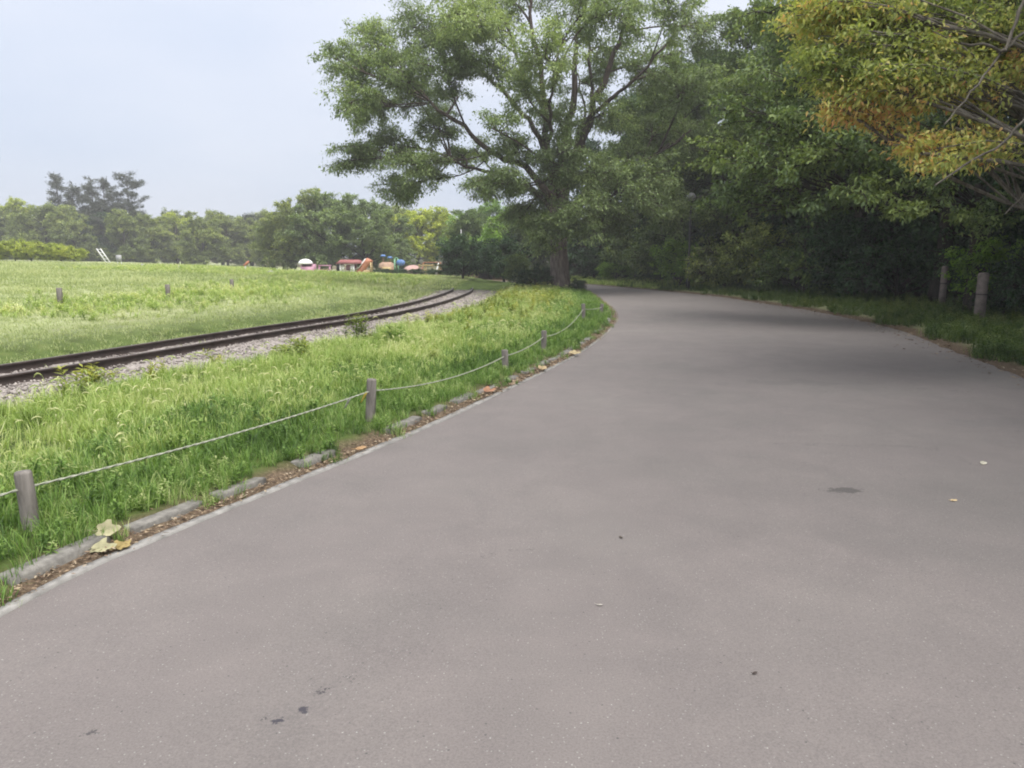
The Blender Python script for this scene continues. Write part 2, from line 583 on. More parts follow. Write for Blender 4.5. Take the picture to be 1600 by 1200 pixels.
def stain(cx, cy, rx, ry, amount, c, sc_=20.0, thr=0.5):
    """dark spill with an irregular outline of its own"""
    global col
    mp = N(nt, 'ShaderNodeMapping')
    mp.inputs['Location'].default_value = (-cx / rx, -cy / ry, 0)
    mp.inputs['Scale'].default_value = (1 / rx, 1 / ry, 0)
    nt.links.new(P, mp.inputs['Vector'])
    ln = N(nt, 'ShaderNodeVectorMath', operation='LENGTH')
    nt.links.new(mp.outputs['Vector'], ln.inputs[0])
    nn = noise(nt, sc_, 4, 0.6, P)
    v = math_n(nt, 'SUBTRACT', math_n(nt, 'ADD', math_n(nt, 'SUBTRACT', 1.0, ln.outputs['Value']), math_n(nt, 'MULTIPLY', math_n(nt, 'SUBTRACT', nn, 0.5), 2.2)), thr)
    k = math_n(nt, 'MULTIPLY', math_n(nt, 'MULTIPLY', v, 6.0, clamp=True), amount)
    col = mix(nt, k, col, c)


cw = N(nt, 'ShaderNodeTexVoronoi', Scale=0.42, feature='DISTANCE_TO_EDGE')
wv = N(nt, 'ShaderNodeVectorMath', operation='ADD')
wn_ = N(nt, 'ShaderNodeTexNoise', Scale=1.7, Detail=6.0, Roughness=0.7)
nt.links.new(P, wn_.inputs['Vector'])
ws = N(nt, 'ShaderNodeVectorMath', operation='SCALE')
ws.inputs['Scale'].default_value = 0.9
nt.links.new(wn_.outputs['Color'], ws.inputs[0])
nt.links.new(P, wv.inputs[0])
nt.links.new(ws.outputs['Vector'], wv.inputs[1])
nt.links.new(wv.outputs['Vector'], cw.inputs['Vector'])
crack = math_n(nt, 'MULTIPLY', math_n(nt, 'LESS_THAN', cw.outputs['Distance'], 0.0022), math_n(nt, 'GREATER_THAN', noise(nt, 0.5, 3, 0.5, P), 0.56))
col = mix(nt, math_n(nt, 'MULTIPLY', crack, 0.45), col, (0.06, 0.056, 0.055))
worn = noise(nt, 0.9, 6, 0.65, P, 1.2)
col = mix(nt, 0.4, col, mix(nt, 1.0, col, ramp(nt, worn, [(0.35, (0.9, 0.9, 0.905)), (0.65, (1.09, 1.08, 1.07))]), 'MULTIPLY'))
stain(2.27, 4.9, 0.20, 0.10, 0.6, (0.045, 0.043, 0.042), 16, 0.3)
stain(-0.74, 2.41, 0.035, 0.03, 0.85, (0.035, 0.033, 0.045), 60, 0.35)
stain(-0.815, 2.35, 0.035, 0.035, 0.85, (0.035, 0.033, 0.045), 70, 0.45)
stain(-0.71, 2.52, 0.12, 0.14, 0.85, (0.04, 0.037, 0.042), 55, 0.95)
stain(-0.62, 2.62, 0.16, 0.2, 0.8, (0.045, 0.042, 0.045), 70, 1.05)
stain(-0.86, 2.36, 0.05, 0.05, 0.8, (0.045, 0.042, 0.045), 90, 0.8)
stain(-1.42, 2.29, 0.10, 0.04, 0.85, (0.05, 0.047, 0.05), 50, 0.75)
stain(5.0, 7.0, 1.2, 0.5, 0.18, (0.1, 0.098, 0.1), 2.5, 0.35)
stain(3.5, 9.3, 1.2, 0.35, 0.2, (0.09, 0.086, 0.085), 3, 0.45)
principled(nt, out, col, 0.82, 0.3, fine, 0.004, 0.6)
M['asphalt'] = m
rl, rr = resample(LEFT, 0.3), RIGHT
n_l = len(rl)
rr2 = np.stack([np.interp(np.linspace(0, 1, n_l), np.linspace(0, 1, len(rr)), rr[:, i]) for i in range(2)], 1)
nw = 14
tt = np.linspace(0, 1, nw)
rv = rl[:, None, :] * (1 - tt)[None, :, None] + rr2[:, None, :] * tt[None, :, None]
# ragged right edge
rag = RNG.normal(0, 0.03, n_l)
rv[:, -1, 0] += rag
rz_ = 0.02 * np.sin(tt * math.pi)[None, :] * np.ones((n_l, 1))
ri = np.arange(n_l * nw).reshape(n_l, nw)
rq = np.stack([ri[:-1, :-1], ri[:-1, 1:], ri[1:, 1:], ri[1:, :-1]], -1).reshape(-1, 4)
tag(link('road', mesh_np('road', np.concatenate([rv, rz_[..., None]], -1), rq, None, None, True, (m,))), kind='structure')

# concrete edging strip flush with the asphalt, and the kerb blocks behind it
m_conc = plain_mat('edging_concrete', (0.27, 0.26, 0.245), 0.9, 0.3, 7, 0.2, 0, 0.006)
m_block = plain_mat('kerb_concrete', (0.2, 0.19, 0.172), 0.95, 0.42, 13, 0.2, 0, 0.008)
LF = resample(LEFT, 0.1)
LFn = np.gradient(LF, axis=0)
LFn /= np.linalg.norm(LFn, axis=1)[:, None]
LFp = np.stack([-LFn[:, 1], LFn[:, 0]], 1)          # points to the grass
kk = len(LF)
w0 = 0.007 + RNG.normal(0, 0.004, kk)
w1 = 0.06 + RNG.normal(0, 0.006, kk)
sv = np.concatenate([np.concatenate([LF + LFp * w0[:, None], np.full((kk, 1), -0.03)], 1),
                     np.concatenate([LF + LFp * w0[:, None], np.full((kk, 1), 0.010)], 1),
                     np.concatenate([LF + LFp * w1[:, None], np.full((kk, 1), 0.013)], 1),
                     np.concatenate([LF + LFp * w1[:, None], np.full((kk, 1), -0.03)], 1)])
ii = np.arange(kk - 1)
sq = np.concatenate([np.stack([ii + a * kk, ii + b * kk, ii + 1 + b * kk, ii + 1 + a * kk], 1) for a, b in ((1, 0), (2, 1), (3, 2))])
kerb = tag(link('kerb', mesh_np('kerb', sv, sq, None, None, False, (m_conc,))), kind='structure')
block_meshes = []
for i in range(5):
    mb = MB()
    mb.box((0, 0, 0), (0.60, 0.105, 0.16), 0, 0.009, 0.003)
    block_meshes.append(mb.mesh('kerb_block', m_block))
dist_l = np.concatenate([[0], np.cumsum(np.linalg.norm(np.diff(LF, axis=0), axis=1))])
BLOCKS = []
s = 5.6
while s < dist_l[-1] - 11:
    i = int(np.searchsorted(dist_l, s))
    p = LF[i] + LFp[i] * (0.215 + random.uniform(-0.015, 0.025))
    o = link('kerb_block', random.choice(block_meshes), kerb, (p[0], p[1], -0.028 + random.uniform(-0.012, 0.015)), math.atan2(LFn[i, 1], LFn[i, 0]) + random.uniform(-0.03, 0.03))
    o.rotation_euler.x = random.uniform(-0.05, 0.05)
    BLOCKS.append((s, p))
    o.scale = (random.uniform(0.62, 1.0), 1.0, 1.0)
    s += 0.66 + random.uniform(0, 0.1) + (0.6 if random.random() < 0.22 else 0)

# ------------------------------------------------------------------ railway track
m, nt, out = new_mat('ballast')
P = geo_pos(nt)
v = N(nt, 'ShaderNodeTexVoronoi', Scale=22.0)
nt.links.new(P, v.inputs['Vector'])
sep = nt.nodes.new('ShaderNodeSeparateColor')
nt.links.new(v.outputs['Color'], sep.inputs['Color'])
col = ramp(nt, sep.outputs['Red'], [(0.0, (0.2, 0.175, 0.16)), (0.5, (0.27, 0.24, 0.22)), (1.0, (0.35, 0.315, 0.29))])
principled(nt, out, col, 0.9, 0.2, v.outputs['Distance'], 0.03, -0.9)
M['ballast'] = m
TD = np.gradient(TRACK, axis=0)
TD /= np.linalg.norm(TD, axis=1)[:, None]
TP = np.stack([-TD[:, 1], TD[:, 0]], 1)
nt_ = len(TRACK)
drop = np.array([0.42 * float(sst(33.0, 36.8, np.array([y]))[0]) for y in TRACK[:, 1]])
bw = np.linspace(-1.95, 1.1, 28)
bh = 0.10 - 0.11 * np.clip((np.abs(bw) - 0.75) / 1.1, 0, 1) ** 1.3
bv = np.concatenate([TRACK[:, None, :] + TP[:, None, :] * bw[None, :, None],
                     (bh[None, :] - drop[:, None] + RNG.normal(0, 0.012, (nt_, 28)))[..., None]], -1)
bi = np.arange(nt_ * 28).reshape(nt_, 28)
bq = np.stack([bi[:-1, :-1], bi[:-1, 1:], bi[1:, 1:], bi[1:, :-1]], -1).reshape(-1, 4)
bed = tag(link('ballast_bed', mesh_np('ballast_bed', bv, bq, None, None, False, (m,))), 'grey brown crushed stone bed under the narrow railway track', 'gravel', kind='structure')
# loose stones on the bed
ns = 30000
k = RNG.integers(4, nt_ - 4, ns)
off = np.clip(RNG.normal(-0.45, 0.85, ns), -1.95, 1.1)
pos = TRACK[k] + TP[k] * off[:, None] + RNG.uniform(-0.15, 0.15, (ns, 2))
hz = 0.10 - 0.11 * np.clip((np.abs(off) - 0.75) / 1.1, 0, 1) ** 1.3 - drop[k]
sz = RNG.uniform(0.011, 0.027, ns)
octv = np.array([(1, 0, 0), (0, 1, 0), (-1, 0, 0), (0, -1, 0), (0, 0, 0.8), (0, 0, -0.6)], float)
octf = np.array([(0, 1, 4), (1, 2, 4), (2, 3, 4), (3, 0, 4), (1, 0, 5), (2, 1, 5), (3, 2, 5), (0, 3, 5)])
sv = octv[None] * sz[:, None, None] * RNG.uniform(0.6, 1.4, (ns, 6, 1)) + RNG.normal(0, 0.004, (ns, 6, 3))
sv += np.concatenate([pos, (hz + sz * 0.35)[:, None]], 1)[:, None, :]
st = (octf[None] + (np.arange(ns) * 6)[:, None, None]).reshape(-1, 3)
m, nt, out = new_mat('stone')
c = ramp(nt, N(nt, 'ShaderNodeAttribute', attribute_name='tint').outputs['Fac'], [(0, (0.17, 0.15, 0.14)), (0.5, (0.28, 0.25, 0.23)), (1, (0.41, 0.37, 0.34))])
principled(nt, out, c, 0.9, 0.2)
tag(link('ballast_stones', mesh_np('ballast_stones', sv.reshape(-1, 3), None, st, {'tint': np.repeat(RNG.uniform(0, 1, ns), 6)}, False, (m,)), bed), kind='stuff')

m_rail = plain_mat('rail_steel', (0.045, 0.032, 0.028), 0.7, 0.35, 5, 0.35, 0.2)
m_railtop = plain_mat('rail_head', (0.11, 0.09, 0.08), 0.5, 0.3, 5, 0.5, 0.4)
m_sleeper = plain_mat('sleeper_wood', (0.075, 0.06, 0.05), 0.9, 0.35, 8, 0.1)
track = thing('railway_track', 'narrow gauge railway track curving past the grass verge', 'railway track', (TRACK[0][0], TRACK[0][1], 0.1))
tl = np.array(track.location)
prof = [(-0.05, 0.0), (-0.05, 0.012), (-0.012, 0.03), (-0.012, 0.095), (-0.03, 0.105), (-0.03, 0.13), (0.03, 0.13), (0.03, 0.105), (0.012, 0.095), (0.012, 0.03), (0.05, 0.012), (0.05, 0.0)]
for sgn in (-1, 1):
    base = TRACK + TP * (sgn * 0.43)
    vs = []
    for (pw, ph) in prof:
        vs.append(np.concatenate([base + TP * pw, (0.09 + ph - drop)[:, None]], 1))
    vs = np.stack(vs, 1)
    np_ = len(prof)
    idx = np.arange(nt_ * np_).reshape(nt_, np_)
    q = np.stack([idx[:-1], np.roll(idx[:-1], -1, 1), np.roll(idx[1:], -1, 1), idx[1:]], -1).reshape(-1, 4)
    me = mesh_np('rail', vs.reshape(-1, 3) - tl, q, None, None, False, (m_rail, m_railtop))
    mi = np.zeros(len(q), np.int32)
    mi.reshape(nt_ - 1, np_)[:, 5] = 1
    me.polygons.foreach_set('material_index', mi)
    link('rail', me, track)
mb = MB()
mb.box((0, 0, 0), (1.35, 0.16, 0.12), 0, 0.012, 0.004)
sl_me = mb.mesh('sleeper', m_sleeper)
for i in range(3, nt_ - 2, 3):
    link('sleeper', sl_me, track, (TRACK[i][0] - tl[0], TRACK[i][1] - tl[1], 0.045 - drop[i] - tl[2]), math.atan2(TP[i, 1], TP[i, 0]))


# ------------------------------------------------------------------ leaves, twigs and trees
def leaf_mesh_arrays(pos, dirs, nrm, length, width, near=False):
    """leaf blades: a folded diamond (far) or a pointed folded blade of four triangles (near)"""
    n = len(pos)
    d = dirs / (np.linalg.norm(dirs, axis=1)[:, None] + 1e-9)
    s = np.cross(d, nrm)
    s /= np.linalg.norm(s, axis=1)[:, None] + 1e-9
    u = np.cross(s, d)
    L, Wd = length[:, None], width[:, None]
    if not near:
        v = np.stack([pos, pos + d * L * 0.45 + s * Wd * 0.5 + u * Wd * 0.12, pos + d * L - u * L * 0.08, pos + d * L * 0.45 - s * Wd * 0.5 + u * Wd * 0.12], 1)
        q = np.arange(n * 4).reshape(n, 4)
        return v.reshape(-1, 3), q, 4
    a = pos
    m1 = pos + d * L * 0.5 - u * Wd * 0.02
    tip = pos + d * L - u * L * 0.15
    l1 = pos + d * L * 0.35 + s * Wd * 0.5 + u * Wd * 0.18
    r1 = pos + d * L * 0.35 - s * Wd * 0.5 + u * Wd * 0.18
    l2 = pos + d * L * 0.7 + s * Wd * 0.36 + u * Wd * 0.08
    r2 = pos + d * L * 0.7 - s * Wd * 0.36 + u * Wd * 0.08
    v = np.stack([a, m1, tip, l1, l2, r1, r2], 1)
    b = (np.arange(n) * 7)[:, None]
    q = np.concatenate([b + np.array([[0, 1, 4, 3]]), b + np.array([[0, 5, 6, 1]])])
    t = np.concatenate([b + np.array([[1, 2, 4]]), b + np.array([[1, 6, 2]])])
    return v.reshape(-1, 3), (q, t), 7


def unit(v):
    return v / (np.linalg.norm(v, axis=-1, keepdims=True) + 1e-9)


def bez(a, b, c, n):
    t = np.linspace(0, 1, n)[:, None]
    return a * (1 - t) ** 2 + 2 * b * t * (1 - t) + c * t ** 2


def grow(rng, trunk_pts, trunk_rad, lobes, leaf_len=0.13, subs=14, twigs=6, leaves=22, near=False, droop=0.35,
         limbs=None, tint_fn=None, limb_r=0.10, spread=0.10, density=None, trunk_n=10, attach=(0.35, 1.0), wid=0.55, twig_geo=True, bole=True):
    """branch mesh and leaf mesh arrays of one tree; lobes are (centre, radii) pairs of foliage masses"""
    tp = np.asarray(trunk_pts, float)
    wood_mb = MB()
    if bole:
        wood_mb.tube(tp, trunk_rad, trunk_n)
    # root flare
    pos_l, dir_l, tin_l = [], [], []
    hmax = tp[-1, 2]
    for li, (c, r) in enumerate(lobes):
        c, r = np.asarray(c, float), np.asarray(r, float)
        hd = np.hypot(c[0] - tp[-1, 0], c[1] - tp[-1, 1])
        za = np.clip(c[2] - 0.55 * hd - 0.2 * r[2], hmax * attach[0], hmax * attach[1])
        a = np.array([np.interp(za, tp[:, 2], tp[:, 0]), np.interp(za, tp[:, 2], tp[:, 1]), za])
        if limbs is not None:
            # leave the nearest big limb, from a point further in than the foliage mass
            best = None
            for lp_ in limbs:
                m_ = int(len(lp_) * 0.9)
                cost = np.linalg.norm(lp_[:m_] - c, axis=1) + 0.5 * np.maximum(0, lp_[:m_, 2] - c[2] + 0.3)
                i_ = int(cost.argmin())
                if best is None or cost[i_] < best[0]:
                    best = (cost[i_], lp_, max(0, i_ - int(0.12 * len(lp_))))
            a = best[1][best[2]].copy()
        ctrl = a + (c - a) * np.array([0.45, 0.45, 0.75]) + rng.normal(0, 0.12, 3) * np.linalg.norm(c - a)
        limb = bez(a, ctrl, c, 8)
        ra = np.interp(za, tp[:, 2], np.broadcast_to(trunk_rad, (len(tp),))) if np.ndim(trunk_rad) else trunk_rad
        lr = min(ra * 0.6, limb_r * (0.5 + 0.5 * rng.random()))
        wood_mb.tube(limb, np.linspace(lr, 0.022, 8), 6, False)
        k = subs if density is None else max(2, int(subs * density[li]))
        t0 = rng.uniform(0.5, 1.0, k)
        start = np.stack([np.interp(t0, np.linspace(0, 1, 8), limb[:, i]) for i in range(3)], 1)
        end = c + unit(rng.normal(0, 1, (k, 3))) * r * rng.uniform(0.35, 1.0, (k, 1)) ** 0.6
        lob_t = rng.normal(0, 0.13)
        for j in range(k):
            mid = (start[j] + end[j]) / 2 + np.array([0, 0, 0.15 * np.linalg.norm(end[j] - start[j])]) + rng.normal(0, 0.06, 3)
            sb = bez(start[j], mid, end[j], 5)
            wood_mb.tube(sb, np.linspace(0.02, 0.007, 5), 3, False)
            tt_ = rng.uniform(0.35, 1.0, twigs)
            ts = np.stack([np.interp(tt_, np.linspace(0, 1, 5), sb[:, i]) for i in range(3)], 1)
            td = unit(rng.normal(0, 1, (twigs, 3)) * np.array([1, 1, 0.55]) + unit(end[j] - start[j]) * 0.9)
            tlen = rng.uniform(0.18, 0.42, twigs) * np.mean(r) * 0.8
            te = ts + td * tlen[:, None]
            te[:, 2] -= droop * tlen * 0.6
            if twig_geo:
                for q_ in range(twigs):
                    wood_mb.tube(np.stack([ts[q_], te[q_]]), np.array([0.007, 0.003]), 3, False)
            f = rng.uniform(0.1, 1.05, (twigs, leaves))
            lp = ts[:, None, :] * (1 - f[..., None]) + te[:, None, :] * f[..., None] + rng.normal(0, spread, (twigs, leaves, 3)) * np.array([1, 1, 0.6])
            ld = td[:, None, :] * 0.6 + rng.normal(0, 0.6, (twigs, leaves, 3))
            ld[..., 2] -= droop
            pos_l.append(lp.reshape(-1, 3))
            dir_l.append(ld.reshape(-1, 3))
            tw_t = rng.normal(0, 0.1, (twigs, 1))
            tin_l.append((0.45 + lob_t + tw_t + rng.normal(0, 0.16, (twigs, leaves))).ravel())
    pos, dr, tin = np.concatenate(pos_l), np.concatenate(dir_l), np.concatenate(tin_l)
    if tint_fn is not None:
        tin = tint_fn(pos, tin)
    n = len(pos)
    nrm = unit(np.stack([rng.normal(0, 0.5, n), rng.normal(0, 0.5, n), np.ones(n)], 1))
    ln = leaf_len * rng.uniform(0.65, 1.25, n)
    v, f, per = leaf_mesh_arrays(pos, dr, nrm, ln, ln * wid * rng.uniform(0.8, 1.2, n), near)
    attrs = {'tint': np.repeat(np.clip(tin, 0, 1), per)}
    if near:
        crown = lambda name, mat: mesh_np(name, v, f[0], f[1], attrs, False, (mat,))
    else:
        crown = lambda name, mat: mesh_np(name, v, f, None, attrs, False, (mat,))
    return wood_mb, crown


def crown_lobes(rng, h, rad, z0, n, lobe_r, squash=0.75):
    """foliage masses filling a rounded crown, most of them near its surface"""
    out_ = []
    for i in range(n):
        f = (i + rng.random()) / n
        prof = (0.72 + 0.28 * math.sin(min(1.0, f * 2.2) * math.pi / 2)) * math.sqrt(max(0.02, 1 - max(0.0, (f - 0.35) / 0.68) ** 2.2))
        a_ = rng.uniform(0, 2 * math.pi)
        k = rad * prof * rng.uniform(0.35, 0.95)
        c = np.array([math.cos(a_) * k, math.sin(a_) * k, z0 + lobe_r * 0.5 + f * (h - z0 - lobe_r * 0.8)])
        lr = lobe_r * rng.uniform(0.7, 1.25)
        out_.append((c, (lr, lr, lr * squash)))
    return out_


def trunk_line(rng, h, lean=0.15, n=7):
    z = np.linspace(-0.25, h, n)
    wob = np.cumsum(rng.normal(0, lean * 0.25, (n, 2)), 0)
    wob -= wob[0]
    return np.concatenate([wob, z[:, None]], 1)


PROTO = {}


def proto_tree(key, seed, h, rad, z0, n, lobe_r, leaf, mat, bark, r0, subs=13, twigs=5, leaves=20, spread=0.12, name='tree', wid=0.55, droop=0.3):
    rng = np.random.default_rng(seed)
    tp = trunk_line(rng, h * 0.78)
    z = tp[:, 2] / (h * 0.78)
    radii = r0 * np.clip(1.0 - 0.75 * np.clip(z, 0, 1), 0.1, 1) * (1 + 0.5 * np.exp(-np.clip(z, 0, 1) * 18))
    wmb, crown = grow(rng, tp, radii, crown_lobes(rng, h, rad, z0, n, lobe_r), leaf, subs, twigs, leaves, spread=spread, wid=wid, droop=droop, limb_r=r0 * 0.45, attach=(max(0.1, z0 / h * 0.8), 1.0), twig_geo=False)
    PROTO[key] = (wmb.mesh('trunk', M[bark], True), crown('crown', M[mat]))


proto_tree('broad_a', 1, 11, 3.9, 1.4, 34, 1.25, 0.17, 'leaf_wood', 'bark_dark', 0.24, subs=15, twigs=5, leaves=20)
proto_tree('broad_b', 2, 10, 4.2, 0.6, 36, 1.3, 0.18, 'leaf_wood', 'bark_dark', 0.22, subs=15, twigs=5, leaves=20)
proto_tree('broad_c', 3, 12, 3.5, 1.8, 32, 1.2, 0.16, 'leaf_wood', 'bark_dark', 0.25, subs=15, twigs=5, leaves=20)
proto_tree('broad_d', 9, 12, 4.0, 3.6, 34, 1.25, 0.16, 'leaf_wood', 'bark_dark', 0.25, subs=15, twigs=5, leaves=20)
proto_tree('low_a', 4, 8, 3.8, 0.4, 34, 1.2, 0.22, 'leaf_olive', 'bark_dark', 0.18, subs=12, twigs=5, leaves=18)
proto_tree('low_b', 5, 7, 4.2, 0.2, 34, 1.3, 0.22, 'leaf_olive', 'bark_dark', 0.17, subs=12, twigs=5, leaves=18)
proto_tree('bush_a', 6, 1.6, 1.15, 0.15, 16, 0.45, 0.085, 'leaf_dark', 'bark_dark', 0.04, subs=12, twigs=4, leaves=16, spread=0.06)
proto_tree('bush_b', 7, 1.3, 1.3, 0.1, 16, 0.45, 0.075, 'leaf_dark', 'bark_dark', 0.035, subs=12, twigs=4, leaves=16, spread=0.06)


def place(key, name, label, cat, x, y, scale=1.0, mat=None, group=None, zs=1.0, rz=None, dz=0.0):
    t = thing(name, label, cat, (x, y, gz(x, y) + dz), random.uniform(0, 6.28) if rz is None else rz, group)
    t.scale = (scale, scale, scale * zs)
    link('trunk', PROTO[key][0], t)
    c = link('crown', PROTO[key][1], t)
    if mat:
        c.material_slots[0].link = 'OBJECT'
        c.material_slots[0].material = M[mat]
    return t


# --- the big spreading tree beside the bend
BX, BY = 2.15, 33.6
PXM = BY / 1164.0


def px_lobe(u, v, r, dy=0.0, sq=0.75):
    Y = BY + dy
    x = (u - 800) / 1164.0 * Y * 1.012
    # height of an image row at that depth for a camera pitched 9.75 degrees down
    a = math.atan((600 - v) / 1164.0) - R(9.75)
    zc = 1.6 + math.tan(a) * Y
    k = r * Y / 1164.0
    return (np.array([x - BX, Y - BY, zc]), (k, k * 1.2, k * sq))


rng = np.random.default_rng(21)
spec = [(560, 112, 48, .9), (600, 75, 55, 1), (655, 45, 60, 1), (720, 25, 62, 1), (790, 0, 70, 1), (870, -30, 80, 1), (950, -20, 80, 1), (1030, 5, 70, .8), (1085, 55, 55, .6),
        (580, 175, 50, 1), (558, 255, 38, .6), (605, 235, 52, 1), (650, 150, 55, 1), (700, 110, 55, 1), (690, 205, 42, .7), (620, 300, 36, .8), (650, 262, 40, .7),
        (745, 300, 36, .45), (720, 250, 30, .4), (760, 100, 58, .8), (800, 235, 45, .6), (835, 310, 52, 1), (870, 190, 55, .5), (845, 90, 60, .8), (930, 280, 62, .9), (945, 180, 52, .45),
        (945, 85, 58, .7), (1005, 120, 60, .8), (1055, 140, 55, .8), (1000, 295, 65, 1), (1070, 225, 60, 1), (905, 340, 55, 1), (810, 345, 40, .7), (960, 350, 50, .9), (1040, 330, 50, .9),
        (760, 40, 60, .8), (900, 30, 60, .7), (820, 150, 45, .35), (700, 60, 55, .8), (625, 110, 55, .9), (780, 290, 38, .5), (870, 260, 48, .7), (1010, 210, 50, .7),
        (820, -110, 90, .8), (920, -130, 90, .8), (1000, -80, 80, .7), (740, -50, 70, .7), (850, 365, 40, .8),
        (720, 155, 50, -.1), (770, 205, 45, -.1), (745, 235, 40, -.15), (690, 175, 40, 0), (905, 135, 50, .1), (890, 235, 45, 0), (975, 250, 50, .2), (665, 285, 38, 0), (1045, 85, 50, .2), (960, 30, 60, .4), (560, 165, 40, .3), (540, 95, 34, 0)]
lobes, dens = [], []
for (u, v, r, d) in spec:
    edge = min(1.0, abs(u - 830) / 320.0)
    dy = rng.uniform(-1, 1) * 5.0 * math.sqrt(max(0.05, 1 - edge ** 2))
    lobes.append(px_lobe(u, v, r * 1.02, dy))
    dens.append(0.3 + 0.72 * d)
tp = np.array([(0.05, 0, -0.3), (0.0, 0, 0.0), (-0.02, 0, 0.5), (-0.05, 0.05, 1.5), (-0.1, 0.05, 3.0), (-0.05, 0.0, 4.6), (0.25, 0.1, 6.5), (0.6, 0.2, 9.0), (0.9, 0.2, 12.0)])
rad = np.array([0.62, 0.56, 0.45, 0.39, 0.36, 0.33, 0.22, 0.15, 0.06])


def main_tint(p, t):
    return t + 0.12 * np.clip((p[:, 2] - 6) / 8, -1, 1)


LIMBS = []
for pts, r0_ in (([(0.0, 0, 3.6), (0.7, -0.1, 5.6), (1.5, 0.2, 8.0), (2.7, 0.3, 11.0), (3.2, 0.2, 14.0)], 0.22),
                 ([(0.2, 0.08, 6.2), (0.35, 0.2, 7.6), (0.5, 0.1, 9.3), (1.0, 0.3, 12.5)], 0.19),
                 ([(-0.05, 0, 4.0), (-0.5, 0.3, 6.0), (-0.6, 0.4, 8.5), (-1.3, 0.2, 11.5), (-1.4, 0.1, 14.0)], 0.18),
                 ([(-0.1, 0, 3.6), (-1.4, -0.2, 5.2), (-3.3, -0.3, 6.0), (-5.2, -0.4, 7.6), (-7.4, -0.3, 8.7)], 0.17),
                 ([(0.1, 0, 3.4), (1.6, 0.3, 4.6), (3.4, 0.5, 5.4), (5.6, 0.6, 6.9)], 0.16),
                 ([(0.3, 0, 5.2), (1.2, -0.6, 7.2), (2.7, -0.9, 8.5), (4.6, -1.1, 10.6)], 0.13),
                 ([(-0.1, 0, 4.8), (-1.3, 0.6, 7.2), (-3.3, 1.0, 9.4), (-5.4, 0.8, 11.6)], 0.14),
                 ([(-0.1, 0, 3.1), (-1.8, 1.0, 4.7), (-4.0, 1.6, 5.4), (-6.4, 1.4, 6.3)], 0.13),
                 ([(0.0, 0, 3.8), (-0.5, -1.6, 5.2), (-0.6, -3.2, 7.2), (-0.3, -4.3, 8.8)], 0.13),
                 ([(0.1, 0.1, 4.0), (0.9, 1.8, 5.8), (1.3, 3.4, 8.0), (1.0, 4.4, 10.0)], 0.13),
                 ([(-0.6, 0.3, 7.5), (-1.9, -0.5, 9.5), (-3.2, -1.0, 12.0)], 0.09),
                 ([(1.4, 0.2, 7.8), (1.2, 1.2, 10.0), (0.9, 1.6, 13.0)], 0.09)):
    pl = resample(pts, 0.4)
    nz = rng.normal(0, 0.10, pl.shape)
    nz = (nz + np.roll(nz, 1, 0) + np.roll(nz, 2, 0)) / 1.8
    nz[:2] = 0
    LIMBS.append((pl + nz, r0_))
LIMB_PTS = [l_[0] for l_ in LIMBS]
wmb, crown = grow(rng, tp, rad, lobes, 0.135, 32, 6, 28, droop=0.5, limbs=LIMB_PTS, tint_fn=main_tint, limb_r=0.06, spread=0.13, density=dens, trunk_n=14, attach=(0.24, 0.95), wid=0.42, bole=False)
for pl, r0_ in LIMBS:
    wmb.tube(pl, np.linspace(r0_, 0.035, len(pl)), 8, False)
t = thing('broadleaf_tree', 'large spreading tree with thick grey brown trunk standing beside the road bend', 'tree', (BX, BY, gz(BX, BY)))
link('branches', wmb.mesh('branches', M['bark'], True), t)
tmb = MB()
tr = resample(np.concatenate([tp, rad[:, None]], 1)[:7], 0.3)
tmb.tube(tr[:, :3], tr[:, 3] * (1 + RNG.normal(0, 0.03, len(tr))), 16)
link('trunk', tmb.mesh('trunk', M['bark_bole_lit'], True), t)
link('crown', crown('crown', M['leaf_main']), t)

# --- the overhanging tree close to the camera with yellowing leaves, and its darker neighbour
def near_tree(base, spec_, seed, mat, leaf, tint_fn, label, extra=(), subs=18, twigs=8, leaves=26, bark='bark_grey', r0=0.2, spread=0.1, topz=6.5):
    rng_ = np.random.default_rng(seed)
    lb, dn = [], []
    for (u, v, r, Y, d) in spec_:
        a = math.atan((600 - v) / 1164.0) - R(9.75)
        # depth along the view axis of a far point at forward distance Y and this elevation
        zc = 1.6 + math.tan(a) * Y
        dep = Y * math.cos(R(9.75)) - (zc - 1.6) * math.sin(R(9.75))
        x = (u - 800) / 1164.0 * dep
        k_ = r * dep / 1164.0
        lb.append((np.array([x - base[0], Y - base[1], zc]), (k_, k_ * 1.3, k_ * 0.7)))
        dn.append(d)
    tp_ = trunk_line(rng_, topz, 0.12)
    zz = np.clip(tp_[:, 2] / topz, 0, 1)
    w_, c_ = grow(rng_, tp_, r0 * (1.0 - 0.7 * zz), lb, leaf, subs, twigs, leaves, near=True, droop=0.5, tint_fn=tint_fn, limb_r=0.03, spread=spread, density=dn, attach=(0.3, 0.95), wid=0.42)
    for pts_, ra_ in extra:
        pp = resample([(np.array(q_) - np.array([base[0], base[1], 0])) for q_ in pts_], 0.15)
        pp[1:-1] += rng_.normal(0, 0.012, pp[1:-1].shape)
        w_.tube(pp, np.linspace(ra_, ra_ * 0.25, len(pp)), 6, False)
    t_ = thing('broadleaf_tree', label, 'tree', (base[0], base[1], 0.0))
    link('trunk', w_.mesh('trunk', M[bark], True), t_)
    link('crown', c_('crown', M[mat]), t_)
    return t_


def autumn_tint(p, t):
    # whole sprays turn rusty low on the branch
    k = np.sin(p[:, 0] * 2.1 + 1.0) * np.cos(p[:, 2] * 2.7 + p[:, 1]) * 0.08
    return t - 0.1 + k * 1.2 + np.where(p[:, 2] < 3.7, 0.24, 0.0)


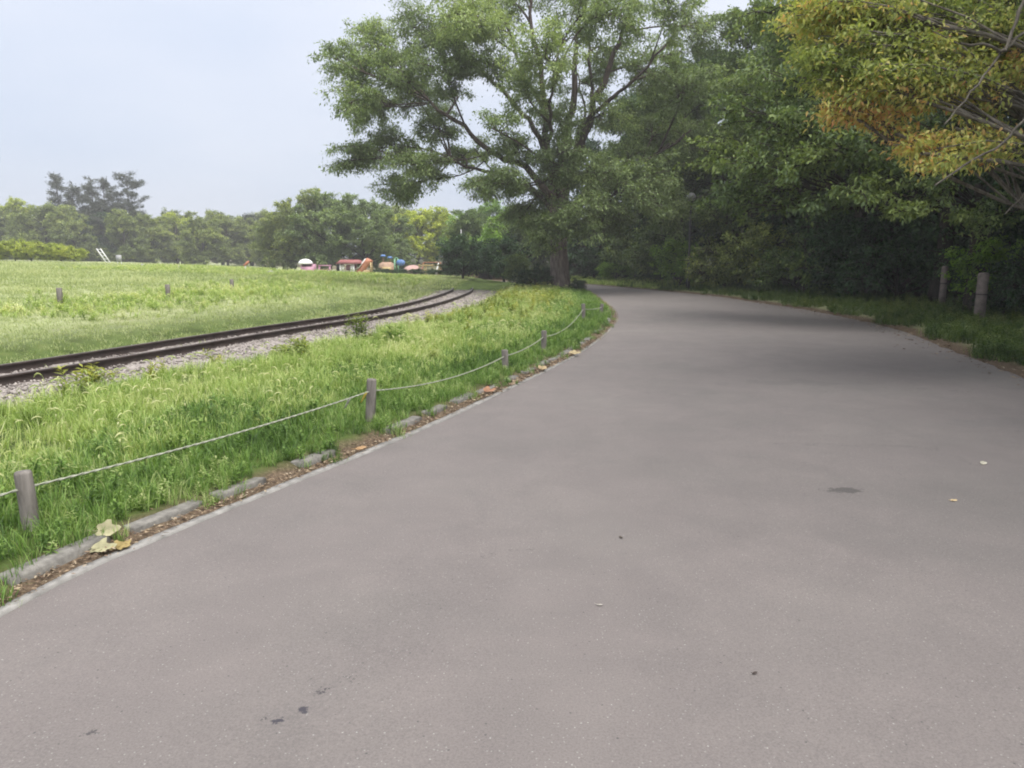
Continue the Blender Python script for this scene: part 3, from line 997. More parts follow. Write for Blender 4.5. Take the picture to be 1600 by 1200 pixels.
spec_y = [(1255, 25, 52, 10.0, 1), (1300, 85, 55, 9.8, 1), (1350, 20, 58, 10.2, 1), (1345, 130, 45, 9.5, .9), (1400, 75, 58, 10, 1), (1455, 20, 60, 10.4, 1), (1270, 110, 42, 9.7, .9),
          (1420, 145, 42, 9.6, .35), (1510, 50, 55, 10.5, .9), (1490, 115, 42, 10, .4), (1570, 30, 60, 10.6, .8), (1550, 105, 44, 10.2, .25), (1330, -60, 70, 10.5, 1), (1440, -70, 80, 10.8, 1), (1560, -70, 80, 11, 1),
          (1400, 210, 30, 9.4, .2), (1440, 240, 36, 9.2, .4), (1490, 200, 32, 9.6, .12), (1650, 60, 80, 10.8, .8), (1240, -40, 55, 10.3, .8), (1310, 165, 28, 9.5, .4)]
near_tree((10.3, 11.5), spec_y, 31, 'leaf_autumn', 0.075, autumn_tint,
          'overhanging tree with yellow green and rusty leaves and bare grey branches above the road',
          extra=[([(10.2, 11.4, 5.4), (8.2, 10.8, 5.8), (6.81, 10.2, 5.27), (6.26, 9.8, 4.62), (6.03, 9.6, 4.23), (5.94, 9.5, 4.03), (5.63, 9.4, 4.06), (5.26, 9.3, 4.06)], 0.055),
                 ([(9.6, 11.0, 4.9), (6.63, 9.8, 4.4), (6.04, 9.6, 4.12), (5.63, 9.3, 3.76), (5.28, 9.1, 3.4), (4.94, 8.9, 3.08)], 0.035),
                 ([(10.2, 11.4, 4.0), (8.2, 10.4, 4.0), (6.59, 9.6, 3.53), (6.05, 9.2, 3.2), (5.75, 9.0, 2.95), (5.52, 8.9, 2.8), (5.18, 8.8, 2.64), (4.79, 8.7, 2.39)], 0.04),
                 ([(10.2, 11.4, 3.4), (6.56, 9.4, 2.6), (6.15, 9.2, 2.32), (5.88, 9.1, 2.09)], 0.022)])
spec_g = [(1100, 235, 50, 20, 1), (1130, 170, 48, 19, 1), (1160, 250, 50, 18, 1), (1190, 120, 50, 19, 1), (1200, 190, 52, 18, 1), (1240, 260, 50, 17, 1), (1260, 180, 50, 18, 1), (1310, 230, 55, 17, 1),
          (1330, 300, 45, 16.5, .8), (1120, 310, 45, 19, .8), (1180, 320, 42, 18, .8), (1220, 60, 55, 20, 1), (1180, 20, 50, 21, .9), (1250, -20, 70, 20, 1), (1260, 330, 38, 17, .5), (1370, 260, 50, 17, .9),
          (1400, 330, 40, 16, .4), (1300, 150, 55, 18, .9), (1350, 60, 70, 19, 1), (1450, 300, 50, 17, .6), (1500, 350, 45, 17, .5), (1450, 180, 60, 18, .9), (1550, 250, 60, 18, .9), (1580, 330, 45, 16, .6)]


def green_tint(p, t):
    return t - 0.02 + 0.15 * np.sin(p[:, 0] * 1.1 + p[:, 2] * 1.7)


near_tree((11.6, 18.8), spec_g, 33, 'leaf_wood', 0.125, green_tint, 'drooping dark green tree overhanging the road beyond the yellowing branches', subs=13, twigs=6, leaves=16, bark='bark_dark', r0=0.26, spread=0.1, topz=9)

# --- wood along the outer side of the bend
ORD = ['first', 'second', 'third', 'fourth', 'fifth', 'sixth', 'seventh', 'eighth', 'ninth', 'tenth', 'eleventh', 'twelfth', 'thirteenth', 'fourteenth', 'fifteenth', 'sixteenth']
front = [(12.6, 14.6, 'broad_d', 0.95), (12.8, 22.5, 'broad_d', 0.95), (12.4, 27.2, 'broad_d', 1.0), (12.2, 31.8, 'broad_d', 0.95), (11.2, 36.5, 'broad_c', 1.05),
         (9.2, 41.5, 'broad_b', 1.1), (6.8, 49.5, 'broad_a', 0.78), (3.4, 54.0, 'broad_b', 0.5)]
for i, (x, y, k_, s_) in enumerate(front):
    place(k_, 'woodland_tree', f'dense green tree on the wood edge, {ORD[i]} along the outer road side', 'tree', x, y, s_, None, 'trees along the edge of the wood')
deep = [(15.5, 19), (17, 25), (16, 31), (15.5, 37), (14, 43), (10.5, 48), (9.5, 56), (20, 32), (20, 39), (18, 46), (22, 26), (24, 45), (13, 55), (16.2, 12)]
for i, (x, y) in enumerate(deep):
    place(['broad_b', 'broad_c', 'broad_a'][i % 3], 'woodland_tree', 'unseen tree at the near end of the wood shading the road edge', 'tree', x + random.uniform(-.8, .8), y, random.uniform(0.95, 1.25), 'leaf_dark', 'trees deep in the wood')
place('broad_a', 'woodland_tree', 'tree at the near end of the wood', 'tree', 10.2, 1.8, 0.95, None, 'trees deep in the wood')['label'] = 'unseen tree at the near end of the wood shading the road edge'  # out of view beside the camera, added to darken the road edge

place('broad_d', 'woodland_tree', 'tall tree at the picture edge reaching over the overhanging yellow tree', 'tree', 9.8, 4.6, 1.3)
place('broad_d', 'woodland_tree', 'tall tree at the picture edge whose high crown shades the wooded road side', 'tree', 13.4, 11.6, 1.3)
# bushes
bushes = [
    (12.0, 18.4, 'bush_a', 1.05, 'leaf_bright', 'fresh green bush rising behind the stout pale post'),
    (11.9, 16.9, 'bush_b', 1.1, 'leaf_dark', 'dark rounded bush at the picture edge beside the stout pale post'),
    (13.9, 21.6, 'bush_a', 1.4, 'leaf_dark', 'dark bush between and behind the two pale posts'),
    (12.2, 23.8, 'bush_b', 1.5, 'leaf_dark', 'dark bush just beyond the thin pale post'),
    (11.6, 25.2, 'bush_a', 1.5, 'leaf_dark', 'tall dark bush in deep shade under the drooping tree'),
    (11.0, 28.2, 'bush_b', 1.5, 'leaf_wood', 'broad shaded bush where the road starts to bend'),
    (10.4, 31.0, 'bush_a', 1.6, 'leaf_olive', 'olive bush at the outside of the bend'),
    (9.6, 33.6, 'bush_b', 1.6, 'leaf_olive', 'yellowish bush beside the olive one at the bend'),
    (8.1, 36.0, 'bush_a', 1.35, 'leaf_bright', 'bright green bush standing out at the bend'),
    (7.9, 40.6, 'bush_b', 1.6, 'leaf_wood', 'blue green bush left of the bright one across the far road'),
    (6.9, 45.0, 'bush_a', 1.8, 'leaf_wood', 'tall rounded bush behind the far grass strip'),
    (5.2, 47.0, 'bush_b', 2.0, 'leaf_dark', 'dark bush behind the far grass strip close to the big trunk'),
    (6.0, 43.6, 'bush_b', 0.9, 'leaf_bright', 'small bright bush just right of the big trunk'),
    (-0.6, 43.2, 'bush_a', 1.5, 'leaf_dark', 'dark bush on the inner bank partly hidden by the big trunk'),
    (1.05, 33.5, 'bush_b', 0.8, 'leaf_dark', 'low dark shrub against the left foot of the big trunk'),
    (2.95, 33.2, 'bush_b', 0.4, 'leaf_dark', 'small dark shrub at the road side of the big trunk'),
    (0.4, 37.2, 'bush_a', 1.0, 'leaf_wood', 'shrub behind the low dark shrub by the big trunk'),
    (-2.9, 46.5, 'bush_a', 1.6, 'leaf_dark', 'dark shrub in the row behind the track end'),
    (-3.3, 56, 'bush_b', 2.1, 'leaf_dark', 'wide dark shrub next to the white mast'),
    (-1.6, 54.5, 'bush_a', 2.2, 'leaf_bright', 'tall green shrub between the mast and the big trunk'),
    (1.2, 54.0, 'bush_a', 2.5, 'leaf_wood', 'tall leafy shrub directly behind the big trunk'),
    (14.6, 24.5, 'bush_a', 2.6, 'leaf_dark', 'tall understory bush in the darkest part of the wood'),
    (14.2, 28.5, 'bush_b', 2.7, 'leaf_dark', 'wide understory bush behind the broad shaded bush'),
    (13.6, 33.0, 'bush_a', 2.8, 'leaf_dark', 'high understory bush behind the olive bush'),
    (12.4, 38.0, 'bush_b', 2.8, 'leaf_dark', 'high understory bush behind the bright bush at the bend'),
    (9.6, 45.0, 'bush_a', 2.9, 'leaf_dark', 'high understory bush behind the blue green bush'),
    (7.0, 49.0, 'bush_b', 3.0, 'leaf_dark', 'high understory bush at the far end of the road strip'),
    (15.8, 21.0, 'bush_b', 2.6, 'leaf_dark', 'understory bush at the picture edge behind the fresh green bush'),
]
for (x, y, k_, s_, mt, lb) in bushes:
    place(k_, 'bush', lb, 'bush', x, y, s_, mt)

# --- trees between: darker trees left of the big trunk
place('low_a', 'background_tree', 'dark green tree left of the big trunk behind the track end', 'tree', 0.2, 58, 0.58, 'leaf_bright')
place('low_b', 'background_tree', 'green tree behind the white mast', 'tree', -3.0, 62, 0.66, 'leaf_wood')
# mid distance trees over the playground
for i, (u, Y, k_, s_, mt, lb) in enumerate([
        (448, 72, 'low_a', 0.72, 'leaf_olive', 'small olive tree at the left end of the playground'),
        (487, 70, 'low_a', 0.90, 'leaf_olive', 'yellowish tree over the pink playground hut'),
        (532, 69, 'low_b', 0.98, 'leaf_main', 'dark tree over the red roofed play shelter'),
        (572, 68, 'low_b', 0.90, 'leaf_main', 'dark tree over the orange slide'),
        (608, 76, 'low_a', 0.80, 'leaf_main', 'dark tree behind the blue play tower'),
        (655, 84, 'low_b', 0.85, 'leaf_yellow', 'yellow green tree behind the swing frame'),
        (695, 86, 'low_a', 0.75, 'leaf_yellow', 'yellow green tree left of the white mast'),
        (735, 82, 'low_b', 0.80, 'leaf_bright', 'bright green tree right of the white mast'),
        (780, 80, 'low_a', 0.80, 'leaf_bright', 'bright green tree glimpsed under the big crown'),
        (630, 95, 'low_b', 1.0, 'leaf_olive', 'pale olive tree far behind the playground')]):
    place(k_, 'background_tree', lb, 'tree', (u - 800) / 1164 * Y, Y, s_, mt, 'trees around the playground')
# far tree line beyond the lawn
tops = [(-60, 318), (-10, 322), (38, 320), (85, 326), (128, 330), (168, 326), (205, 336), (245, 342), (285, 340), (325, 346), (362, 343), (398, 344), (430, 348)]
for i, (u, tv) in enumerate(tops):
    Y = 98 + (i % 3) * 5
    hgt = 1.6 + (400 - tv) / 1164 * Y
    k_ = 'low_b' if i % 2 else 'low_a'
    hh = 7.0 if i % 2 else 8.0
    mt = 'leaf_yellow' if i in (2, 8) else ('leaf_dark' if i in (5,) else 'leaf_olive')
    place(k_, 'background_tree', f'rounded tree, {ORD[i]} from the left in the far tree line beyond the lawn', 'tree', (u - 800) / 1164 * Y, Y, hgt / hh, mt, 'far tree line beyond the lawn')
for i in range(10):
    u = -80 + i * 62
    place('low_b', 'background_tree', 'tree of the rear row half hidden in the far tree line', 'tree', (u - 800) / 1164 * 116, 116, 1.15, 'leaf_olive', 'rear row of the far tree line')
# yellow green bushes on the lawn's upper edge
for i, (u, s_) in enumerate([(-12, 1.0), (12, 1.05), (36, 1.0), (60, 1.0), (84, 0.95), (106, 0.85), (126, 0.7)]):
    x_ = (u - 800) / 1164 * 58
    place('bush_b', 'bush', f'low yellow green bush of the hedge on the lawn edge, {ORD[i]} from the left', 'bush', x_, 58, s_ * 1.15, 'leaf_yellow', 'yellow green bushes along the lawn')


# conifers
def conifer(x, y, h, seed, label, gaps, wide=1.0):
    rng_ = np.random.default_rng(seed)
    mb_ = MB()
    tp_ = np.stack([rng_.normal(0, 0.03, 8).cumsum(), rng_.normal(0, 0.03, 8).cumsum(), np.linspace(-0.2, h, 8)], 1)
    mb_.tube(tp_, np.linspace(0.2, 0.03, 8), 7)
    pl, dl_, tl_ = [], [], []
    z = h * 0.35
    while z < h - 0.2:
        nb = rng_.integers(1, 4)
        fr = 1 - (z - h * 0.35) / (h * 0.65)
        ln = (0.3 + 1.9 * fr ** 0.8) * rng_.uniform(0.6, 1.25) * wide
        for j in range(nb):
            if rng_.random() < gaps:
                continue
            a_ = rng_.uniform(0, 6.28)
            L_ = ln * rng_.uniform(0.6, 1.15)
            p0 = np.array([np.interp(z, tp_[:, 2], tp_[:, 0]), np.interp(z, tp_[:, 2], tp_[:, 1]), z])
            p2 = p0 + np.array([math.cos(a_) * L_, math.sin(a_) * L_, L_ * rng_.uniform(-0.1, 0.5)])
            pts_ = bez(p0, (p0 + p2) / 2 + np.array([0, 0, 0.1 * L_]), p2, 4)
            mb_.tube(pts_, np.linspace(0.035, 0.01, 4), 3, False)
            n_ = int(150 * L_ / 1.5)
            f_ = rng_.uniform(0.25, 1.05, n_)[:, None]
            pl.append(p0 * (1 - f_) + p2 * f_ + rng_.normal(0, 0.2, (n_, 3)) * np.array([1, 1, 0.8]))
            dl_.append((p2 - p0)[None] * 0.4 + rng_.normal(0, 0.5, (n_, 3)))
            tl_.append(rng_.uniform(0.1, 0.9, n_))
        z += h * rng_.uniform(0.008, 0.03)
    p_, d_, t_ = np.concatenate(pl), np.concatenate(dl_), np.concatenate(tl_)
    nr_ = unit(rng_.normal(0, 1, p_.shape) + np.array([0, 0, 1]))
    L_ = rng_.uniform(0.2, 0.34, len(p_))
    v_, q_, per = leaf_mesh_arrays(p_, d_, nr_, L_, L_ * 0.35)
    o = thing('conifer_tree', label, 'tree', (x, y, gz(x, y)), 0, 'conifers rising above the far tree line')
    link('trunk', mb_.mesh('trunk', M['bark_dark'], True), o)
    link('crown', mesh_np('crown', v_, q_, None, {'tint': np.repeat(t_, per)}, False, (M['needle'],)), o)


for i, (u, v_, lb) in enumerate([(110, 278, 'sparse conifer, leftmost of those rising above the far tree line'), (133, 288, 'ragged conifer just right of the leftmost conifer'),
                                 (162, 283, 'slim conifer in the middle of the conifer group'), (180, 281, 'slim pointed conifer right of the middle one'), (216, 274, 'tallest and fullest conifer above the far tree line'), (400, 337, 'small dark conifer tip above the far tree line')]):
    Y = 108
    conifer((u - 800) / 1164 * Y, Y, 1.6 + (400 - v_) / 1164 * Y - 0.3, 50 + i, lb, 0.3 if i < 4 else 0.05, 2.0 if i == 4 else 1.35)


# ------------------------------------------------------------------ grass (clumps of single blades, scattered)
def blade_arrays(rng_, n, hmin, hmax, width, spread_, lean):
    h = rng_.uniform(hmin, hmax, n)
    a = rng_.uniform(0, 2 * math.pi, n)
    p0 = np.stack([rng_.normal(0, spread_, n), rng_.normal(0, spread_, n), np.zeros(n) - 0.01], 1)
    d = np.stack([np.cos(a), np.sin(a), np.zeros(n)], 1)
    sd = np.stack([-np.sin(a + rng_.normal(0, .5, n)), np.cos(a), np.zeros(n)], 1)
    k = rng_.uniform(0.15, 1.0, n) * lean
    out_ = []
    for f, w in ((0, 0.8), (0.4, 1.0), (0.75, 0.7)):
        c = p0 + np.array([0, 0, 1]) * (h * f * (1 - 0.25 * k * f))[:, None] + d * (h * k * f ** 2)[:, None]
        out_ += [c - sd * (width * w / 2), c + sd * (width * w / 2)]
    tip = p0 + np.array([0, 0, 1]) * (h * (1 - 0.4 * k))[:, None] + d * (h * k * 1.15)[:, None]
    out_.append(tip)
    v = np.stack(out_, 1)
    b = (np.arange(n) * 7)[:, None]
    q = np.concatenate([b + np.array([[0, 1, 3, 2]]), b + np.array([[2, 3, 5, 4]])])
    t_ = b + np.array([[4, 5, 6]])
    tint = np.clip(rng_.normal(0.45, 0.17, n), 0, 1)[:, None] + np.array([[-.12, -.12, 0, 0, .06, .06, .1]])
    return v.reshape(-1, 3), q, t_, np.clip(tint, 0, 1).ravel()


def merge(parts):
    vs, qs, ts, tn, n = [], [], [], [], 0
    for v, q, t_, ti in parts:
        vs.append(v)
        qs.append(np.asarray(q).reshape(-1, 4) + n)
        ts.append(np.asarray(t_).reshape(-1, 3) + n)
        tn.append(ti)
        n += len(v)
    return np.concatenate(vs), np.concatenate(qs), np.concatenate(ts), np.concatenate(tn)


def seed_head(rng_, h):
    """a nodding foxtail on a thin stem"""
    a = rng_.uniform(0, 6.28)
    d = np.array([math.cos(a), math.sin(a), 0])
    p0 = np.array([rng_.normal(0, .02), rng_.normal(0, .02), 0])
    top = p0 + np.array([0, 0, h]) + d * 0.06
    end = top + d * 0.09 + np.array([0, 0, -0.015])
    mb_ = MB()
    mb_.tube(bez(p0, p0 + np.array([0, 0, h * .6]), top, 4), 0.0016, 3, False)
    mb_.tube(bez(top, top + d * 0.05 + np.array([0, 0, 0.035]), end, 5), np.array([0.002, 0.005, 0.006, 0.005, 0.001]), 5, False)
    v = np.concatenate(mb_.v)
    ti = np.full(len(v), 0.8)
    ti[:12] = 0.6
    return v, np.concatenate(mb_.q), np.zeros((0, 3), int), ti


def weed_stem(rng_, h, nleaf, ll):
    mb_ = MB()
    ln = rng_.normal(0, 0.12, 2) * h
    top = np.array([ln[0], ln[1], h])
    st_ = bez(np.zeros(3), np.array([0, 0, h * .6]), top, 5)
    mb_.tube(st_, np.linspace(0.006, 0.003, 5), 3, False)
    f = np.linspace(0.2, 1, nleaf)
    p = np.stack([np.interp(f, np.linspace(0, 1, 5), st_[:, i]) for i in range(3)], 1)
    a = np.arange(nleaf) * 2.4 + rng_.uniform(0, 6)
    d = np.stack([np.cos(a), np.sin(a), rng_.uniform(0.0, 0.7, nleaf)], 1)
    L_ = ll * rng_.uniform(0.7, 1.2, nleaf) * (1.15 - 0.5 * f)
    v2, q2, _ = leaf_mesh_arrays(p, d, np.tile(np.array([0, 0, 1.0]), (nleaf, 1)), L_, L_ * 0.32)
    v1 = np.concatenate(mb_.v)
    q1 = np.concatenate(mb_.q)
    return np.concatenate([v1, v2]), np.concatenate([q1, q2 + len(v1)]), np.zeros((0, 3), int), np.concatenate([np.full(len(v1), 0.4), np.repeat(np.clip(0.35 + 0.4 * f + rng_.normal(0, .1, nleaf), 0, 1), 4)])


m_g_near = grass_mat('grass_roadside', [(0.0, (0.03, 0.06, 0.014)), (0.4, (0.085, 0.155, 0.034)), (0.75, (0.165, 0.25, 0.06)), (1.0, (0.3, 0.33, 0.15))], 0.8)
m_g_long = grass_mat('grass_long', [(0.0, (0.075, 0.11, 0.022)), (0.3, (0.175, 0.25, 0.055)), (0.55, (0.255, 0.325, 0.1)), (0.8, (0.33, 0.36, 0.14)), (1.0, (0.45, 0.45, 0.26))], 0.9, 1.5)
m_g_lawn = grass_mat('grass_lawn', [(0.0, (0.13, 0.17, 0.06)), (0.5, (0.25, 0.285, 0.125)), (1.0, (0.38, 0.39, 0.22))], 0.3)
m_g_weed = grass_mat('weed_leaves', [(0.0, (0.05, 0.085, 0.02)), (0.5, (0.14, 0.18, 0.035)), (1.0, (0.32, 0.31, 0.06))], 0.4)
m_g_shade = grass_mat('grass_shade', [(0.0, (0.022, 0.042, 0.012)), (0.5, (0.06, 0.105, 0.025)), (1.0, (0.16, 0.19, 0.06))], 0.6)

PATCH = bpy.data.collections.new('grass_sources')      # never linked to the scene: only read by the scatter below


def scatter(name, label, cat, variants, mat, pts, scl, rz, tilt=0.12, kind='stuff'):
    """one object whose vertices carry blades: the variants are spread over the points by a node group"""
    n = len(pts)
    col_ = bpy.data.collections.new(name + '_sources')
    for i, (v, q, t_, ti) in enumerate(variants):
        ob = bpy.data.objects.new(f'{name}_clump_{i}', mesh_np(name + '_clump', v, q, t_, {'tint': ti}, False, (mat,)))
        col_.objects.link(ob)
    me_ = bpy.data.meshes.new(name)
    me_.vertices.add(n)
    me_.vertices.foreach_set('co', np.asarray(pts, np.float32).ravel())
    a_ = me_.attributes.new('scl', 'FLOAT', 'POINT')
    a_.data.foreach_set('value', np.asarray(scl, np.float32))
    rot = np.stack([RNG.normal(0, tilt, n), RNG.normal(0, tilt, n), rz], 1)
    a_ = me_.attributes.new('rot', 'FLOAT_VECTOR', 'POINT')
    a_.data.foreach_set('vector', rot.astype(np.float32).ravel())
    a_ = me_.attributes.new('pick', 'INT', 'POINT')
    a_.data.foreach_set('value', RNG.integers(0, len(variants), n).astype(np.int32))
    o = link(name, me_)
    ng = bpy.data.node_groups.new(name + '_nodes', 'GeometryNodeTree')
    ng.interface.new_socket('Geometry', in_out='INPUT', socket_type='NodeSocketGeometry')
    ng.interface.new_socket('Geometry', in_out='OUTPUT', socket_type='NodeSocketGeometry')
    gin, gout = ng.nodes.new('NodeGroupInput'), ng.nodes.new('NodeGroupOutput')
    ci = ng.nodes.new('GeometryNodeCollectionInfo')
    ci.inputs['Collection'].default_value = col_
    ci.inputs['Separate Children'].default_value = True
    ci.inputs['Reset Children'].default_value = True
    io = ng.nodes.new('GeometryNodeInstanceOnPoints')
    io.inputs['Pick Instance'].default_value = True

    def attr(nm, ty):
        x_ = ng.nodes.new('GeometryNodeInputNamedAttribute')
        x_.data_type = ty
        x_.inputs['Name'].default_value = nm
        return x_.outputs['Attribute']
    er = ng.nodes.new('FunctionNodeEulerToRotation')
    ng.links.new(attr('rot', 'FLOAT_VECTOR'), er.inputs[0])
    ng.links.new(gin.outputs[0], io.inputs['Points'])
    ng.links.new(ci.outputs[0], io.inputs['Instance'])
    ng.links.new(attr('pick', 'INT'), io.inputs['Instance Index'])
    ng.links.new(er.outputs[0], io.inputs['Rotation'])
    ng.links.new(attr('scl', 'FLOAT'), io.inputs['Scale'])
    ng.links.new(io.outputs[0], gout.inputs[0])
    md = o.modifiers.new('scatter', 'NODES')
    md.node_group = ng
    return tag(o, label, cat, kind=kind)


def sample(n, x0, x1, y0, y1):
    x, y = RNG.uniform(x0, x1, n), RNG.uniform(y0, y1, n)
    # keep what the view cone can see, with a margin to step aside
    ok = (np.abs(x) < 0.85 * y + 2.0)
    return x[ok], y[ok]


def finish(x, y, sink=0.0):
    return np.stack([x, y, ground_z(x, y) - sink], 1)


rg_ = np.random.default_rng(5)
# a) dense roadside grass between the kerb and the rope
x, y = sample(90000, -6, 4, 1.5, 36)
dl = side_dist(LEFT_C, x, y)
edge_w = 0.185 + 0.09 * np.sin(x * 5.1 + y * 3.3) + 0.10 * np.sin(y * 7.3 + 1.0) + 0.05 * np.sin(y * 23.0)
keep = (dl > edge_w) & (dl < 1.9 + 0.3 * np.sin(y)) & (RNG.random(len(x)) < np.clip(9.0 / y, 0.25, 1.0))
x, y, dl = x[keep], y[keep], dl[keep]
var = [blade_arrays(rg_, 16, 0.07, 0.21, 0.0055, 0.03, 0.75) for _ in range(8)] + [merge([blade_arrays(rg_, 6, 0.1, 0.2, 0.006, 0.03, 0.7)] + [weed_stem(rg_, rg_.uniform(0.08, 0.17), 9, 0.07) for _ in range(3)]) for _ in range(1)]
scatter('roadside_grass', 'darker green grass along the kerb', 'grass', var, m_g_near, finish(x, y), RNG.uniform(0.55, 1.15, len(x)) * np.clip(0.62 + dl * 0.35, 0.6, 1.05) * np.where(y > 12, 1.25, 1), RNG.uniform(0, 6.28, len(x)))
# b) long bright grass up to the track
x, y = sample(110000, -9, 4, 2.5, 37)
dl, dt = side_dist(LEFT_C, x, y), side_dist(TRACK_C, x, y)
patchy = np.sin(x * 1.3 + y * 0.7) * np.cos(y * 0.9 - x * 0.5)
keep = (dl > 1.05) & (dt < -1.75 - 0.25 * np.sin(y * 1.7 + x) - 0.32 * (y < 16)) & (RNG.random(len(x)) < np.clip(8.5 / y, 0.22, 1.0) * (0.8 + 0.2 * patchy))
x, y = x[keep], y[keep]
dead = [blade_arrays(rg_, 7, 0.08, 0.22, 0.005, 0.04, 1.1) for _ in range(1)]
var = [blade_arrays(rg_, 15, 0.10, 0.26, 0.0065, 0.035, 0.75) for _ in range(9)]
for _ in range(2):
    var.append(merge([blade_arrays(rg_, 13, 0.1, 0.25, 0.0065, 0.035, 0.7), seed_head(rg_, 0.25)]))
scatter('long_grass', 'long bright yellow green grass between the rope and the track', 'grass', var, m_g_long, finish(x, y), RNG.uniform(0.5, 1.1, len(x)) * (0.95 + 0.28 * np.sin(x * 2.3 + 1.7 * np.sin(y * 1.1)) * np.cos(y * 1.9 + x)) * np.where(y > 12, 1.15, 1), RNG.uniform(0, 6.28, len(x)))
# c) weeds
x, y = sample(5200, -7, 3.2, 6, 36)
dl, dt = side_dist(LEFT_C, x, y), side_dist(TRACK_C, x, y)
pr = 0.03 + 0.75 * (y > 16) * sst(1.0, 2.0, dl) + 0.04 * (np.abs(dt + 1.9) < 0.5)
keep = (dl > 1.2) & (dt < -1.7) & (RNG.random(len(x)) < pr)
x, y = x[keep], y[keep]
var = [merge([weed_stem(rg_, rg_.uniform(0.16, 0.36), 11, 0.10) for _ in range(5)]) for _ in range(8)]
scatter('weeds', 'yellowish weeds standing in the long grass', 'weeds', var, m_g_weed, finish(x, y), RNG.uniform(0.5, 1.1, len(x)), RNG.uniform(0, 6.28, len(x)), 0.3)
k_b = RNG.integers(8, nt_ - 12, 700)
o_b = RNG.uniform(-1.9, 0.5, 700)
pb = TRACK[k_b] + TP[k_b] * o_b[:, None]
okb = (np.abs(np.abs(o_b) - 0.43) > 0.1) & (RNG.random(700) < np.where(np.abs(o_b) < 0.4, 0.5, 0.9))
pb = pb[okb]
scatter('track_weeds', 'sparse grass tufts growing through the track ballast', 'grass', [blade_arrays(rg_, 9, 0.04, 0.14, 0.006, 0.03, 0.9) for _ in range(4)], m_g_long, np.concatenate([pb, np.full((len(pb), 1), 0.05) - drop[k_b][okb][:, None]], 1), RNG.uniform(0.7, 1.4, len(pb)), RNG.uniform(0, 6.28, len(pb)))
# d) short grass on the mound beyond the track
x, y = sample(60000, -38, 0.5, 9, 52)
dt = np.where(y < 33, side_dist(TRACK_C, x, y), side_dist(TRACK_E, x, y))
dc = np.abs(side_dist(TRACK_C, x, y))
keep = (dt > 1.12) & (dc > 1.12) & (RNG.random(len(x)) < np.clip(14.0 / y, 0.25, 1.0)) & (side_dist(LEFT_C, x, y) > 0.5)
x, y, dt = x[keep], y[keep], dt[keep]
var = [blade_arrays(rg_, 22, 0.03, 0.085, 0.007, 0.07, 0.9) for _ in range(6)]
scatter('lawn_grass', 'short pale green lawn grass beyond the track', 'grass', var, m_g_lawn, finish(x, y), RNG.uniform(0.8, 1.3, len(x)) * np.clip(y / 16, 1, 2.0), RNG.uniform(0, 6.28, len(x)))
# e) rough grass along the crest in front of the field posts and the playground
x, y = sample(42000, -22, 2.5, 15, 50)
dt = np.where(y < 33, side_dist(TRACK_C, x, y), side_dist(TRACK_E, x, y))
dc = np.abs(side_dist(TRACK_C, x, y))
th = np.degrees(np.arctan2(x, y))
band = np.exp(-((dt - 5.4 - 0.04 * y) / 1.6) ** 2) * (y < 36) + ((y > 36) & (y < 47) & (dt > 3.0))
keep = (dt > 2.0) & (dc > 1.6) & (RNG.random(len(x)) < 0.55 * band) & (side_dist(LEFT_C, x, y) > 1.0)
x, y = x[keep], y[keep]
var = [blade_arrays(rg_, 14, 0.06, 0.17, 0.012, 0.06, 0.8) for _ in range(4)] + [merge([weed_stem(rg_, rg_.uniform(0.1, 0.2), 10, 0.1) for _ in range(3)]) for _ in range(3)]
scatter('crest_grass', 'rough taller grass and weeds on the low crest', 'grass', var, m_g_long, finish(x, y), RNG.uniform(0.7, 1.25, len(x)), RNG.uniform(0, 6.28, len(x)))
# f) verge on the wooded side
x, y = sample(40000, 5, 15, 7, 46)
dr = -side_dist(RIGHT_C, x, y)
keep = (dr > 0.3 + 0.22 * np.sin(y * 1.9 + x)) & (dr < 4.2) & (RNG.random(len(x)) < np.clip(1.25 - dr * 0.25, 0.2, 1) * np.clip(14 / y, .3, 1))
x, y = x[keep], y[keep]
var = [blade_arrays(rg_, 14, 0.07, 0.2, 0.008, 0.05, 0.85) for _ in range(5)] + [merge([weed_stem(rg_, rg_.uniform(0.12, 0.3), 9, 0.1) for _ in range(3)]) for _ in range(2)]
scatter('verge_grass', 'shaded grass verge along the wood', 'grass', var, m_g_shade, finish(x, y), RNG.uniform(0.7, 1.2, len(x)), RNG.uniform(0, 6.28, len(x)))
# g) bright strip beyond the far road
x, y = sample(9000, -6, 10, 34, 50)
dr = -side_dist(RIGHT_C, x, y)
keep = (dr > 0.25) & (dr < 3.2) & (y > 36)
x, y = x[keep], y[keep]
var = [blade_arrays(rg_, 14, 0.1, 0.26, 0.014, 0.06, 0.85) for _ in range(5)]
scatter('far_verge_grass', 'bright grass strip across the far road', 'grass', var, m_g_long, finish(x, y), RNG.uniform(0.7, 1.2, len(x)), RNG.uniform(0, 6.28, len(x)))

# ------------------------------------------------------------------ leaf litter
def litter_mesh(name, pos, size, tint, mat):
    n = len(pos)
    a = RNG.uniform(0, 6.28, n)
    d = np.stack([np.cos(a), np.sin(a), RNG.uniform(-0.1, 0.35, n)], 1)
    nr = unit(np.stack([RNG.normal(0, .4, n), RNG.normal(0, .4, n), np.ones(n)], 1))
    v, q, per = leaf_mesh_arrays(pos, d, nr, size, size * RNG.uniform(0.12, 0.5, n))
    return mesh_np(name, v, q, None, {'tint': np.repeat(tint, 4)}, False, (mat,))


